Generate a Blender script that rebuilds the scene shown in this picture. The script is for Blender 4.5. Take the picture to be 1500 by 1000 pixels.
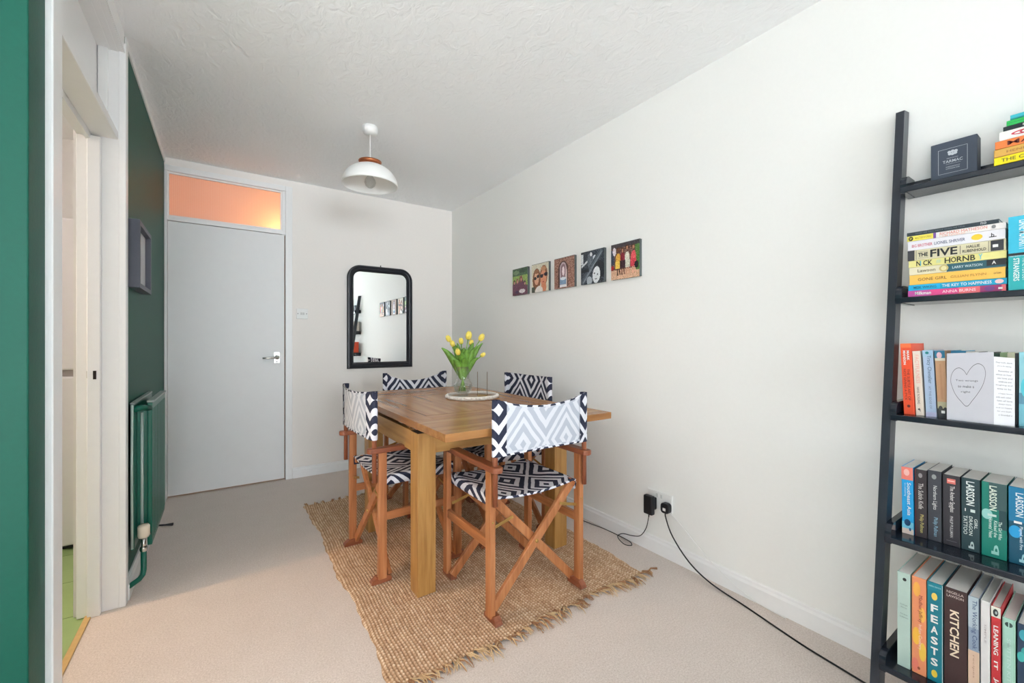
import bpy, bmesh, math, random
from mathutils import Vector, Matrix, Euler
import numpy as np
random.seed(7)
PI = math.pi
SC = bpy.context.scene
COL = SC.collection
for o in list(bpy.data.objects): bpy.data.objects.remove(o)

# ------------------------------------------------------------------ camera
YAW = math.atan(421/620)
cam_data = bpy.data.cameras.new('camera')
cam_data.sensor_width = 36.0
cam_data.lens = 36.0*620/1500
cam_data.clip_start = 0.02
cam = bpy.data.objects.new('camera', cam_data)
cam.location = (0, 0, 1.13)
cam.rotation_euler = (PI/2, 0, -YAW)
COL.objects.link(cam)
SC.camera = cam

# ------------------------------------------------------------------ world, exposure, daylight
world = bpy.data.worlds.new('world'); SC.world = world; world.use_nodes = True
bg = world.node_tree.nodes['Background']
bg.inputs[0].default_value = (0.75, 0.87, 1.0, 1); bg.inputs[1].default_value = 0.6
SC.view_settings.view_transform = 'Standard'
SC.view_settings.look = 'None'
SC.view_settings.gamma = 1.0
SC.view_settings.use_curve_mapping = False
SC.view_settings.exposure = 0.42

def area(name, loc, rot, sx, sy, power, color, spread=PI):
    l = bpy.data.lights.new(name, 'AREA'); l.shape = 'RECTANGLE'
    l.size = sx; l.size_y = sy; l.energy = power; l.color = color; l.spread = spread
    o = bpy.data.objects.new(name, l); o.location = loc; o.rotation_euler = rot
    COL.objects.link(o); return o
# daylight through the living-room windows behind and to the left of the camera
area('daylight_rear_window', (-0.7, -5.40, 1.45), (PI/2+.24, 0, 0), 3.4, 1.5, 56, (0.85, 0.935, 1.0), 1.3)
area('daylight_side_window', (-3.53, -0.9, 1.4), (PI/2+.38, 0, -PI/2), 2.2, 1.5, 26, (0.85, 0.935, 1.0))

# added sun through the side window, bouncing off unseen carpet to brighten the ceiling
sl = bpy.data.lights.new('sun', 'SUN'); sl.energy = 64; sl.angle = 0.01; sl.color = (0.80, 0.925, 1.0)
bounce_sun = bpy.data.objects.new('sun', sl); bounce_sun.location = (-8, -1, 5)
bounce_sun.rotation_euler = Vector((0.76, -0.10, -0.64)).to_track_quat('-Z', 'Y').to_euler(); COL.objects.link(bounce_sun)
SC.cycles.max_bounces = 14; SC.cycles.diffuse_bounces = 8; SC.cycles.transparent_max_bounces = 16
# ------------------------------------------------------------------ helpers
def s2l(c):
    return c/12.92 if c <= 0.04045 else ((c+0.055)/1.055)**2.4
def rgb(r, g, b): return (s2l(r/255), s2l(g/255), s2l(b/255), 1)
def tag(o, label=None, cat=None, group=None, kind=None):
    if label: o['label'] = label
    if cat: o['category'] = cat
    if group: o['group'] = group
    if kind: o['kind'] = kind
    return o
def empty(name, loc=(0,0,0), rot=(0,0,0), label=None, cat=None, group=None):
    o = bpy.data.objects.new(name, None); o.location = loc; o.rotation_euler = rot
    o.empty_display_size = 0.05
    COL.objects.link(o); return tag(o, label, cat, group)
def link_mesh(name, me, parent=None, loc=(0,0,0), rot=(0,0,0)):
    o = bpy.data.objects.new(name, me); o.location = loc; o.rotation_euler = rot
    COL.objects.link(o)
    if parent is not None: o.parent = parent
    return o

class MB:
    """collects shapes; build() links them as one mesh object"""
    def __init__(s): s.v = []; s.f = []; s.m = []; s.sm = []; s.uv = {}
    def add(s, vs, fs, mi=0, smooth=False, uvs=None):
        b = len(s.v); s.v += [tuple(v) for v in vs]
        for k, f in enumerate(fs):
            if uvs is not None: s.uv[len(s.f)] = [uvs[i] for i in f]
            s.f.append(tuple(i+b for i in f)); s.m.append(mi); s.sm.append(smooth)
        return s
    def box(s, x0, x1, y0, y1, z0, z1, mi=0, bev=0.0, M=None):
        if x0 > x1: x0, x1 = x1, x0
        if y0 > y1: y0, y1 = y1, y0
        if z0 > z1: z0, z1 = z1, z0
        bm = bmesh.new()
        vs = [bm.verts.new(p) for p in [(x0,y0,z0),(x1,y0,z0),(x1,y1,z0),(x0,y1,z0),(x0,y0,z1),(x1,y0,z1),(x1,y1,z1),(x0,y1,z1)]]
        for f in [(3,2,1,0),(4,5,6,7),(0,1,5,4),(1,2,6,5),(2,3,7,6),(3,0,4,7)]: bm.faces.new([vs[i] for i in f])
        if bev > 0:
            bev = min(bev, 0.45*min(x1-x0, y1-y0, z1-z0))
            bmesh.ops.bevel(bm, geom=list(bm.edges), offset=bev, segments=2, profile=0.5, affect='EDGES')
        bm.verts.index_update()
        vv = [v.co.copy() for v in bm.verts]
        if M is not None: vv = [M @ v for v in vv]
        s.add(vv, [[v.index for v in f.verts] for f in bm.faces], mi)
        bm.free(); return s
    def bar(s, a, b, w, t, up=(0,0,1), mi=0, bev=0.002, ext=0.0):
        """rectangular bar from a to b; w across in direction perpendicular to up and axis; t along up"""
        a = Vector(a); b = Vector(b); d = (b-a); L = d.length; d.normalize()
        u = Vector(up); u = (u - d*u.dot(d)).normalized(); r = d.cross(u)
        M = Matrix((( d.x, r.x, u.x, a.x),(d.y, r.y, u.y, a.y),(d.z, r.z, u.z, a.z),(0,0,0,1)))
        return s.box(-ext, L+ext, -w/2, w/2, -t/2, t/2, mi, bev, M)
    def tube(s, pts, r, n=8, mi=0, caps=True, smooth=True):
        pts = [Vector(p) for p in pts]; rs = r if isinstance(r, (list, tuple)) else [r]*len(pts)
        vs = []; fs = []; prev = None
        for i, p in enumerate(pts):
            d = (pts[min(i+1, len(pts)-1)] - pts[max(i-1, 0)]).normalized()
            if prev is None:
                u = Vector((0,0,1)) if abs(d.z) < 0.9 else Vector((1,0,0))
            else: u = prev
            u = (u - d*u.dot(d)).normalized(); prev = u; w = d.cross(u)
            for k in range(n):
                a = 2*PI*k/n; vs.append(p + (u*math.cos(a) + w*math.sin(a))*rs[i])
        for i in range(len(pts)-1):
            for k in range(n):
                k2 = (k+1) % n; fs.append((i*n+k, i*n+k2, (i+1)*n+k2, (i+1)*n+k))
        if caps:
            fs.append(tuple(range(n-1, -1, -1))); e = (len(pts)-1)*n; fs.append(tuple(e+k for k in range(n)))
        return s.add(vs, fs, mi, smooth)
    def lathe(s, prof, c=(0,0,0), n=32, mi=0, axis='z', closed=False, smooth=True, M=None):
        vs = []; fs = []; c = Vector(c)
        for (r, z) in prof:
            for k in range(n):
                a = 2*PI*k/n; x, y = r*math.cos(a), r*math.sin(a)
                p = Vector((x, y, z)) if axis == 'z' else (Vector((z, x, y)) if axis == 'x' else Vector((x, z, y)))
                if M is not None: p = M @ p
                vs.append(c+p)
        m = len(prof)
        for i in range(m-1 + (1 if closed else 0)):
            j = (i+1) % m
            for k in range(n):
                k2 = (k+1) % n; fs.append((i*n+k, i*n+k2, j*n+k2, j*n+k))
        return s.add(vs, fs, mi, smooth)
    def prism(s, poly, h0, h1, axis='z', mi=0, smooth=False):
        """extrude 2-D outline between h0 and h1 along axis. axis z: (x,y); y: (x,z); x: (y,z)"""
        def P(p, h):
            return (p[0], p[1], h) if axis == 'z' else ((p[0], h, p[1]) if axis == 'y' else (h, p[0], p[1]))
        n = len(poly); vs = [P(p, h0) for p in poly] + [P(p, h1) for p in poly]
        fs = [tuple(range(n-1, -1, -1)), tuple(range(n, 2*n))]
        for i in range(n):
            j = (i+1) % n; fs.append((i, j, n+j, n+i))
        return s.add(vs, fs, mi, smooth)
    def build(s, name, mats, parent=None, loc=(0,0,0), rot=(0,0,0), fix=True):
        me = bpy.data.meshes.new(name); me.from_pydata([tuple(v) for v in s.v], [], s.f)
        if not isinstance(mats, (list, tuple)): mats = [mats]
        for m in mats: me.materials.append(m)
        for p, mi, sm in zip(me.polygons, s.m, s.sm): p.material_index = mi; p.use_smooth = sm
        if s.uv:
            ul = me.uv_layers.new(name='UVMap')
            for fi, uvs in s.uv.items():
                p = me.polygons[fi]
                for li, uv in zip(p.loop_indices, uvs): ul.data[li].uv = uv
        if fix:
            bm = bmesh.new(); bm.from_mesh(me); bmesh.ops.recalc_face_normals(bm, faces=bm.faces); bm.to_mesh(me); bm.free()
        me.update()
        return link_mesh(name, me, parent, loc, rot)

# ------------------------------------------------------------------ materials
def new_mat(name):
    m = bpy.data.materials.new(name); m.use_nodes = True
    nt = m.node_tree; return m, nt, nt.nodes['Principled BSDF']
def N(nt, t, **kw):
    n = nt.nodes.new(t)
    for k, v in kw.items(): setattr(n, k, v)
    return n
def math_n(nt, op, a, b=None, c=None):
    n = nt.nodes.new('ShaderNodeMath'); n.operation = op
    for i, x in enumerate((a, b, c)):
        if x is None: continue
        if isinstance(x, (int, float)): n.inputs[i].default_value = x
        else: nt.links.new(x, n.inputs[i])
    return n.outputs[0]
def mixc(nt, fac, a, b):
    n = nt.nodes.new('ShaderNodeMix'); n.data_type = 'RGBA'
    for sock, x in ((n.inputs[0], fac), (n.inputs[6], a), (n.inputs[7], b)):
        if isinstance(x, (int, float)): sock.default_value = x
        elif isinstance(x, tuple): sock.default_value = x
        else: nt.links.new(x, sock)
    return n.outputs[2]
def tex_noise(nt, vec, scale, detail=3, rough=0.5):
    n = nt.nodes.new('ShaderNodeTexNoise'); n.inputs['Scale'].default_value = scale
    n.inputs['Detail'].default_value = detail; n.inputs['Roughness'].default_value = rough
    if vec is not None: nt.links.new(vec, n.inputs['Vector'])
    return n.outputs['Fac']
def bump(nt, bsdf, h, strength, dist=0.01):
    b = nt.nodes.new('ShaderNodeBump'); b.inputs['Strength'].default_value = strength; b.inputs['Distance'].default_value = dist
    nt.links.new(h, b.inputs['Height']); nt.links.new(b.outputs[0], bsdf.inputs['Normal'])
def plain(name, col, rough=0.5, metal=0.0, var=0.04, bmp=0.0, scale=30, spec=0.5, coat=0.0):
    m, nt, b = new_mat(name)
    co = N(nt, 'ShaderNodeTexCoord').outputs['Object']
    nz = tex_noise(nt, co, scale, 3)
    dark = tuple(c*(1-var*2) for c in col[:3]) + (1,)
    lite = tuple(min(1, c*(1+var)) for c in col[:3]) + (1,)
    nt.links.new(mixc(nt, nz, dark, lite), b.inputs['Base Color'])
    b.inputs['Roughness'].default_value = rough; b.inputs['Metallic'].default_value = metal
    b.inputs['Specular IOR Level'].default_value = spec
    b.inputs['Coat Weight'].default_value = coat
    if bmp > 0: bump(nt, b, nz, bmp, 0.002)
    return m
def wood(name, c_dark, c_mid, c_lite, axis='z', rough=0.45, scale=1.0, bmp=0.15):
    m, nt, b = new_mat(name)
    co = N(nt, 'ShaderNodeTexCoord').outputs['Object']
    mp = N(nt, 'ShaderNodeMapping'); nt.links.new(co, mp.inputs[0])
    st = {'x': (1.2, 16, 16), 'y': (16, 1.2, 16), 'z': (16, 16, 1.2)}[axis]
    mp.inputs['Scale'].default_value = tuple(v*scale for v in st)
    n1 = tex_noise(nt, mp.outputs[0], 2.2, 5, 0.6)
    mp2 = N(nt, 'ShaderNodeMapping'); nt.links.new(co, mp2.inputs[0])
    st2 = {'x': (3, 120, 120), 'y': (120, 3, 120), 'z': (120, 120, 3)}[axis]
    mp2.inputs['Scale'].default_value = tuple(v*scale for v in st2)
    n2 = tex_noise(nt, mp2.outputs[0], 1.6, 3, 0.6)
    r = N(nt, 'ShaderNodeValToRGB'); nt.links.new(n1, r.inputs[0])
    r.color_ramp.elements[0].position = 0.3; r.color_ramp.elements[0].color = c_dark
    r.color_ramp.elements[1].position = 0.72; r.color_ramp.elements[1].color = c_lite
    e = r.color_ramp.elements.new(0.5); e.color = c_mid
    f = math_n(nt, 'MULTIPLY', n2, 0.45)
    nt.links.new(mixc(nt, f, r.outputs[0], c_dark), b.inputs['Base Color'])
    b.inputs['Roughness'].default_value = rough
    if bmp > 0: bump(nt, b, n2, bmp, 0.001)
    return m

M = {}
M['wall_cream'] = plain('wall_cream_paint', rgb(240, 235, 230), 0.75, var=0.012, bmp=0.06, scale=60)
M['wall_right'] = plain('wall_offwhite_paint', rgb(240, 240, 237), 0.7, var=0.01, bmp=0.05, scale=60)
M['green'] = plain('wall_green_paint', rgb(0, 80, 64), 0.5, spec=0.28, var=0.05, bmp=0.12, scale=90)
M['green_rad'] = plain('radiator_green_enamel', rgb(8, 98, 80), 0.3, var=0.05, scale=20)
M['white_gloss'] = plain('white_gloss_paint', rgb(240, 240, 240), 0.35, var=0.012, bmp=0.05, scale=40)
M['door_white'] = plain('door_white_paint', rgb(232, 232, 232), 0.45, var=0.012, bmp=0.04, scale=20)
M['kitchen_cream'] = plain('kitchen_cream_paint', rgb(228, 226, 226), 0.6, var=0.02)
M['kitchen_floor'] = plain('kitchen_green_vinyl', rgb(150, 178, 118), 0.4, var=0.08, scale=6)
M['threshold'] = plain('threshold_wood', rgb(205, 170, 110), 0.4, var=0.08)
M['black_paint'] = plain('black_satin_wood', rgb(38, 44, 54), 0.33, var=0.06, scale=30)
M['mirror_black'] = plain('mirror_frame_black', rgb(34, 36, 42), 0.38, var=0.1, scale=50, bmp=0.1)
M['black_plastic'] = plain('black_plastic', rgb(24, 26, 32), 0.4, var=0.05)
M['white_plastic'] = plain('white_plastic', rgb(236, 236, 234), 0.35, var=0.01)
M['grey_mark'] = plain('grey_mark', rgb(120, 120, 118), 0.6)
M['chrome'] = plain('satin_chrome', rgb(205, 205, 200), 0.25, metal=1.0, var=0.02)
M['brass'] = plain('brass', rgb(196, 160, 96), 0.35, metal=0.85, var=0.06)
M['copper'] = plain('copper', rgb(196, 122, 82), 0.28, metal=0.9, var=0.06)
M['shade_white'] = plain('lamp_shade_white', rgb(238, 238, 236), 0.4, var=0.01)
M['frame_grey'] = plain('dark_grey_frame', rgb(78, 80, 92), 0.45, var=0.05)
M['mat_board'] = plain('grey_mat_board', rgb(198, 200, 204), 0.7, var=0.05, scale=12)
M['paper'] = plain('book_pages', rgb(240, 236, 230), 0.8, var=0.04, scale=200)
M['tray_top'] = wood('tray_wood', rgb(120, 88, 52), rgb(160, 124, 78), rgb(190, 152, 100), 'x', 0.4)
M['tray_rim'] = plain('tray_white_beads', rgb(242, 234, 226), 0.6, var=0.16, bmp=1.0, scale=160)
M['tulip'] = plain('tulip_yellow', rgb(252, 224, 100), 0.5, var=0.12, scale=40)
M['tulip_green'] = plain('tulip_green', rgb(112, 160, 48), 0.45, var=0.2, scale=30)
M['leaf_green'] = plain('leaf_green', rgb(118, 164, 66), 0.45, var=0.32, scale=40)
M['black_cable'] = plain('black_cable', rgb(20, 20, 24), 0.5)
M['dark_gap'] = plain('dark_void', rgb(40, 30, 24), 0.9)
ck = (rgb(146, 86, 48), rgb(186, 120, 74), rgb(210, 148, 100))
for a in 'xyz': M['cw'+a] = wood('chair_wood_'+a, *ck, axis=a, rough=0.42)
CHD = (rgb(116, 62, 40), rgb(146, 84, 56), rgb(170, 106, 74))
for a in 'xyz': M['cd'+a] = wood('chair_arm_wood_'+a, *CHD, axis=a, rough=0.36)
tk = (rgb(150, 104, 52), rgb(180, 134, 74), rgb(198, 154, 92))
for a in 'xyz': M['tw'+a] = wood('table_oak_'+a, *tk, axis=a, rough=0.4)
tt = (rgb(146, 96, 52), rgb(172, 120, 70), rgb(190, 140, 88))
for a in 'xy': M['tt'+a] = wood('table_top_oak_'+a, *tt, axis=a, rough=0.26, scale=0.8, bmp=0.0)

def glass_mat(name, col=(1,1,1,1), rough=0.0, ior=1.45):
    m, nt, b = new_mat(name)
    b.inputs['Base Color'].default_value = col; b.inputs['Transmission Weight'].default_value = 1
    b.inputs['Roughness'].default_value = rough; b.inputs['IOR'].default_value = ior
    return m
def thin_glass(name, tint):
    m, nt, b = new_mat(name)
    t = N(nt, 'ShaderNodeBsdfTransparent'); t.inputs[0].default_value = tint
    g = N(nt, 'ShaderNodeBsdfGlossy'); g.inputs['Roughness'].default_value = 0.02
    lw = N(nt, 'ShaderNodeLayerWeight'); lw.inputs[0].default_value = 0.35
    f = math_n(nt, 'MULTIPLY', lw.outputs['Fresnel'], 0.4)
    mx = N(nt, 'ShaderNodeMixShader'); nt.links.new(f, mx.inputs[0])
    nt.links.new(t.outputs[0], mx.inputs[1]); nt.links.new(g.outputs[0], mx.inputs[2])
    df = N(nt, 'ShaderNodeBsdfTranslucent'); df.inputs[0].default_value = (.95, .98, .95, 1)  # faint white haze mixed in, standing for bright room reflections
    m2 = N(nt, 'ShaderNodeMixShader'); m2.inputs[0].default_value = 0.06
    nt.links.new(mx.outputs[0], m2.inputs[1]); nt.links.new(df.outputs[0], m2.inputs[2])
    nt.links.new(m2.outputs[0], nt.nodes['Material Output'].inputs[0]); return m
M['glass'] = thin_glass('clear_glass', (0.993, 0.995, 0.993, 1))
M['bulb'] = thin_glass('bulb_glass', (0.85, 0.85, 0.85, 1))
m, nt, b = new_mat('mirror_silver'); b.inputs['Base Color'].default_value = (0.93, 0.95, 0.95, 1)
b.inputs['Metallic'].default_value = 1; b.inputs['Roughness'].default_value = 0.01; M['mirror'] = m

def carpet_mat():
    m, nt, b = new_mat('beige_carpet')
    co = N(nt, 'ShaderNodeTexCoord').outputs['Object']
    n1 = tex_noise(nt, co, 260, 4, 0.7); n2 = tex_noise(nt, co, 7.0, 6, 0.75); n3 = tex_noise(nt, co, 150, 3, 0.6)
    f = math_n(nt, 'ADD', math_n(nt, 'MULTIPLY', n1, 0.6), math_n(nt, 'MULTIPLY', n3, 0.4))
    r = N(nt, 'ShaderNodeValToRGB'); nt.links.new(f, r.inputs[0])
    r.color_ramp.elements[0].position = 0.32; r.color_ramp.elements[0].color = rgb(192, 177, 167)
    r.color_ramp.elements[1].position = 0.66; r.color_ramp.elements[1].color = rgb(240, 230, 223)
    dk = mixc(nt, math_n(nt, 'MULTIPLY', n2, 0.30), r.outputs[0], rgb(170, 154, 142))
    nt.links.new(dk, b.inputs['Base Color']); b.inputs['Roughness'].default_value = 0.95
    b.inputs['Specular IOR Level'].default_value = 0.1
    b.inputs['Sheen Weight'].default_value = 0.2
    bump(nt, b, f, 0.7, 0.003); return m
M['carpet'] = carpet_mat()
def ceiling_mat():
    m, nt, b = new_mat('textured_ceiling')
    co = N(nt, 'ShaderNodeTexCoord').outputs['Object']
    mp = N(nt, 'ShaderNodeMapping'); nt.links.new(co, mp.inputs[0]); mp.inputs['Scale'].default_value = (1, 0.6, 1)
    n0 = N(nt, 'ShaderNodeTexNoise'); n0.inputs['Scale'].default_value = 22; n0.inputs['Detail'].default_value = 6
    n0.inputs['Distortion'].default_value = 1.6; nt.links.new(mp.outputs[0], n0.inputs['Vector'])
    n2 = tex_noise(nt, co, 1.6, 2)
    hh = math_n(nt, 'MULTIPLY', n0.outputs['Fac'], math_n(nt, 'ADD', n2, 0.35))
    b.inputs['Base Color'].default_value = rgb(247, 249, 251); b.inputs['Roughness'].default_value = 0.7
    bump(nt, b, hh, 0.7, 0.009); return m
M['ceiling'] = ceiling_mat()
def glow_glass():
    m, nt, b = new_mat('reeded_obscure_glass')
    co = N(nt, 'ShaderNodeTexCoord').outputs['Object']
    sp = N(nt, 'ShaderNodeSeparateXYZ'); nt.links.new(co, sp.inputs[0])
    wx = math_n(nt, 'ABSOLUTE', math_n(nt, 'SINE', math_n(nt, 'MULTIPLY', sp.outputs[0], PI/0.011)))
    wz = math_n(nt, 'ABSOLUTE', math_n(nt, 'SINE', math_n(nt, 'MULTIPLY', sp.outputs[2], PI/0.011)))
    h = math_n(nt, 'MULTIPLY', wx, wz)
    tr = N(nt, 'ShaderNodeBsdfTranslucent'); 
    nt.links.new(mixc(nt, h, (0.95, 0.70, 0.60, 1), (1.0, 0.86, 0.78, 1)), tr.inputs[0])
    b.inputs['Base Color'].default_value = (0.8, 0.62, 0.56, 1); b.inputs['Roughness'].default_value = 0.2
    bump(nt, b, h, 0.5, 0.002)
    mx = N(nt, 'ShaderNodeMixShader'); mx.inputs[0].default_value = 0.72
    nt.links.new(b.outputs[0], mx.inputs[1]); nt.links.new(tr.outputs[0], mx.inputs[2])
    nt.links.new(mx.outputs[0], nt.nodes['Material Output'].inputs[0]); return m
M['obscure'] = glow_glass()

def diamond_mat(name, cb, cw, a=0.115, b_=0.148, rough=0.85):
    """lattice of nested diamonds in UV metres"""
    m, nt, b = new_mat(name)
    uv = N(nt, 'ShaderNodeUVMap').outputs[0]
    wv = N(nt, 'ShaderNodeTexNoise'); wv.inputs['Scale'].default_value = 9; nt.links.new(uv, wv.inputs['Vector'])
    sp = N(nt, 'ShaderNodeSeparateXYZ'); nt.links.new(uv, sp.inputs[0])
    wob = math_n(nt, 'MULTIPLY', math_n(nt, 'SUBTRACT', wv.outputs['Fac'], 0.5), 0.02)
    u = math_n(nt, 'DIVIDE', math_n(nt, 'ADD', sp.outputs[0], wob), a); v = math_n(nt, 'DIVIDE', sp.outputs[1], b_)
    p = math_n(nt, 'MULTIPLY', math_n(nt, 'ADD', u, v), 0.5); q = math_n(nt, 'MULTIPLY', math_n(nt, 'SUBTRACT', u, v), 0.5)
    pr = math_n(nt, 'FLOOR', math_n(nt, 'ADD', p, 0.5)); qr = math_n(nt, 'FLOOR', math_n(nt, 'ADD', q, 0.5))
    pf = math_n(nt, 'ABSOLUTE', math_n(nt, 'SUBTRACT', p, pr)); qf = math_n(nt, 'ABSOLUTE', math_n(nt, 'SUBTRACT', q, qr))
    mm = math_n(nt, 'MULTIPLY', math_n(nt, 'MAXIMUM', pf, qf), 2.0)
    par = math_n(nt, 'MODULO', math_n(nt, 'ABSOLUTE', math_n(nt, 'SUBTRACT', pr, qr)), 2.0)
    def ramp(stops):
        r = N(nt, 'ShaderNodeValToRGB'); r.color_ramp.interpolation = 'CONSTANT'; nt.links.new(mm, r.inputs[0])
        e = r.color_ramp.elements; e[0].position = 0; e[0].color = (stops[0][1],)*3+(1,)
        e[1].position = stops[1][0]; e[1].color = (stops[1][1],)*3+(1,)
        for pz, c in stops[2:]:
            k = e.new(pz); k.color = (c, c, c, 1)
        return r.outputs[0]
    rA = ramp([(0, 1), (0.17, 0), (0.42, 1), (0.66, 0), (0.91, 1)])
    rB = ramp([(0, 0), (0.13, 1), (0.34, 0), (0.58, 1), (0.76, 0), (0.91, 1)])
    pat = mixc(nt, par, rA, rB)
    fib = tex_noise(nt, uv, 420, 2)
    col = mixc(nt, pat, cb, cw)
    col = mixc(nt, math_n(nt, 'MULTIPLY', fib, 0.12), col, rgb(120, 120, 130))
    nt.links.new(col, b.inputs['Base Color']); b.inputs['Roughness'].default_value = rough
    b.inputs['Specular IOR Level'].default_value = 0.2
    bump(nt, b, fib, 0.25, 0.001)
    return m
M['print'] = diamond_mat('canvas_diamond_print', rgb(42, 46, 66), rgb(230, 230, 237))
M['reverse'] = diamond_mat('canvas_reverse_side', rgb(184, 190, 202), rgb(220, 222, 229))

def rug_mat():
    m, nt, b = new_mat('woven_jute')
    co = N(nt, 'ShaderNodeTexCoord').outputs['Object']
    sp = N(nt, 'ShaderNodeSeparateXYZ'); nt.links.new(co, sp.inputs[0])
    n1 = tex_noise(nt, co, 110, 3, 0.7); n2 = tex_noise(nt, co, 5, 4, 0.6); n4 = tex_noise(nt, co, 420, 2, 0.6)
    at = N(nt, 'ShaderNodeAttribute'); at.attribute_name = 'weave'
    r = N(nt, 'ShaderNodeValToRGB')
    f = math_n(nt, 'ADD', math_n(nt, 'MULTIPLY', at.outputs['Fac'], 0.62), math_n(nt, 'MULTIPLY', n1, 0.45))
    nt.links.new(f, r.inputs[0])
    e = r.color_ramp.elements
    e[0].position = 0.25; e[0].color = rgb(104, 72, 50); e[1].position = 0.82; e[1].color = rgb(248, 228, 200)
    k = e.new(0.42); k.color = rgb(178, 140, 108); k = e.new(0.6); k.color = rgb(212, 178, 144)
    c = mixc(nt, math_n(nt, 'MULTIPLY', n2, 0.35), r.outputs[0], rgb(160, 124, 96))
    nt.links.new(c, b.inputs['Base Color']); b.inputs['Roughness'].default_value = 0.95
    b.inputs['Specular IOR Level'].default_value = 0.1
    bump(nt, b, n4, 0.8, 0.003); return m
M['jute'] = rug_mat()
M['jute_pale'] = plain('jute_strand_pale', rgb(214, 182, 140), 0.9, var=0.15, scale=60)
M['jute_brown'] = plain('jute_strand_brown', rgb(168, 122, 86), 0.9, var=0.2, scale=60)

# ------------------------------------------------------------------ the room shell
XW, XL, YB, H = 1.918, -0.36, 3.916, 2.455
def struct(name, mb, mats, parent=None):
    o = mb.build(name, mats, parent)
    if parent is None: o['kind'] = 'structure'
    return o
mb = MB(); mb.box(-3.6, XW+.1, -5.5, 1.38, -0.1, 0); mb.box(-0.458, XW+.1, 1.38, YB+.3, -0.1, 0)
struct('floor', mb, M['carpet'])
mb = MB(); mb.box(-2.6, -0.470, 1.38, 3.95, -0.1, -0.004)
for i in range(7):
    mb.box(-2.6, -0.47, 1.38+i*0.36, 1.384+i*0.36, -0.0041, -0.0035, 1)
struct('floor_kitchen', mb, [M['kitchen_floor'], plain('vinyl_joint', rgb(120, 146, 92), 0.5)])
mb = MB(); mb.box(-0.474, -0.452, 1.555, 2.43, -0.004, 0.006, 0, 0.003); struct('trim_1', mb, M['threshold'])
mb = MB(); mb.box(-3.7, XW+.1, -5.6, 5.3, H, H+.1); struct('ceiling', mb, M['ceiling'])
mb = MB(); mb.box(XW, XW+.1, -5.6, 4.1, -.1, H); struct('wall_right', mb, M['wall_right'])
mb = MB()   # back wall round the door opening
mb.box(0.455, XW, YB, YB+.1, 0, H); mb.box(-0.5, 0.455, YB, YB+.1, 2.385, H); mb.box(-0.5, -0.35, YB, YB+.1, 0, 2.385)
struct('wall_back', mb, M['wall_cream'])
mb = MB()   # green partition, pierced by the kitchen doorway
mb.box(-0.5, XL, 2.43+.006, YB, 0, H)
mb.box(-0.5, XL, 1.5002, 1.547, 0, H)
struct('wall_left', mb, M['green'])
mb = MB(); mb.box(-3.6, XL, 1.38, 1.50, 0, H, 0, .003); struct('wall_left_return', mb, M['green'])
# header boxing above the doorway, running up to the ceiling
mb = MB()
mb.box(-0.5, XL+.004, 1.555, 2.436, 2.36, H)
for x in (-0.352, -0.376, -0.40): mb.box(x-.002, x+.001, 1.555, 2.43, 2.3585, 2.361)
mb.box(-0.50, -0.438, 1.555, 2.436, 2.02, 2.36)          # overpanel, recessed
mb.box(-0.455, -0.374, 1.555, 2.434, 1.985, 2.02, 0, .003)    # transom rail
mb.box(-0.47, -0.455, 1.555, 2.434, 1.96, 2.02)
mb.box(-0.498, -0.47, 1.555, 2.434, 1.975, 2.02)
struct('trim_2', mb, M['white_gloss'])
mb = MB()   # far jamb of the doorway
mb.box(-0.498, XL, 2.428, 2.436, 0, 2.36)
mb.box(-0.425, XL+.001, 2.424, 2.437, 0, 1.99, 0, .002)
mb.box(-0.465, -0.425, 2.398, 2.436, 0, 1.975, 0, .003)   # stop
mb.box(-0.499, -0.465, 2.416, 2.436, 0, 1.98, 0, .002)
mb.box(-0.372, XL+.012, 2.420, 2.470, 0, 2.40, 0, .003)   # narrow architrave
mb.box(-0.435, -0.405, 2.415, 2.437, 2.02, 2.36, 0, .002)
struct('trim_3', mb, M['white_gloss'])
mb = MB(); mb.box(-0.4645, -0.4635, 2.3985, 2.3975, .98, 1.01)
mb.box(-0.446, -0.436, 2.3965, 2.3985, 0.975, 1.01, 1)
struct('trim_4', mb, [M['chrome'], M['dark_gap']])
mb = MB()   # near jamb and architrave
mb.box(-0.5, XL, 1.547, 1.555, 0, 2.36, 0); mb.box(-0.372, XL+.014, 1.484, 1.556, 0, H, 0, .003)
struct('trim_5', mb, M['white_gloss'])
# thin white cove where the green wall meets the ceiling
mb = MB(); mb.box(XL-.02, XL+.006, 2.47, YB, 2.42, H); struct('trim_6', mb, M['white_gloss'])

def baseboard(name, mb): return struct(name, mb, M['white_gloss'])
def skirt(mb, a, b, side, h=0.085, t=0.016):
    # profile swept along the wall
    ax, ay = a; bx, by = b; nx, ny = side
    prof = [(0, 0), (t, 0), (t, h-.022), (t-.005, h-.012), (t-.006, h-.003), (t-.010, h), (0, h)]
    n = len(prof)
    vs = [(ax+nx*d, ay+ny*d, z) for d, z in prof] + [(bx+nx*d, by+ny*d, z) for d, z in prof]
    fs = [(i, (i+1) % n, n+(i+1) % n, n+i) for i in range(n)] + [tuple(range(n)), tuple(range(2*n-1, n-1, -1))]
    mb.add(vs, fs)
mb = MB(); skirt(mb, (XW, -5.5), (XW, YB), (-1, 0)); baseboard('baseboard_right', mb)
mb = MB(); skirt(mb, (0.465, YB), (XW-.016, YB), (0, -1)); baseboard('baseboard_back', mb)
mb = MB(); skirt(mb, (XL, 2.47), (XL, YB-.03), (1, 0)); skirt(mb, (XL, 1.382), (XL, 1.484), (1, 0)); baseboard('baseboard_left', mb)

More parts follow.
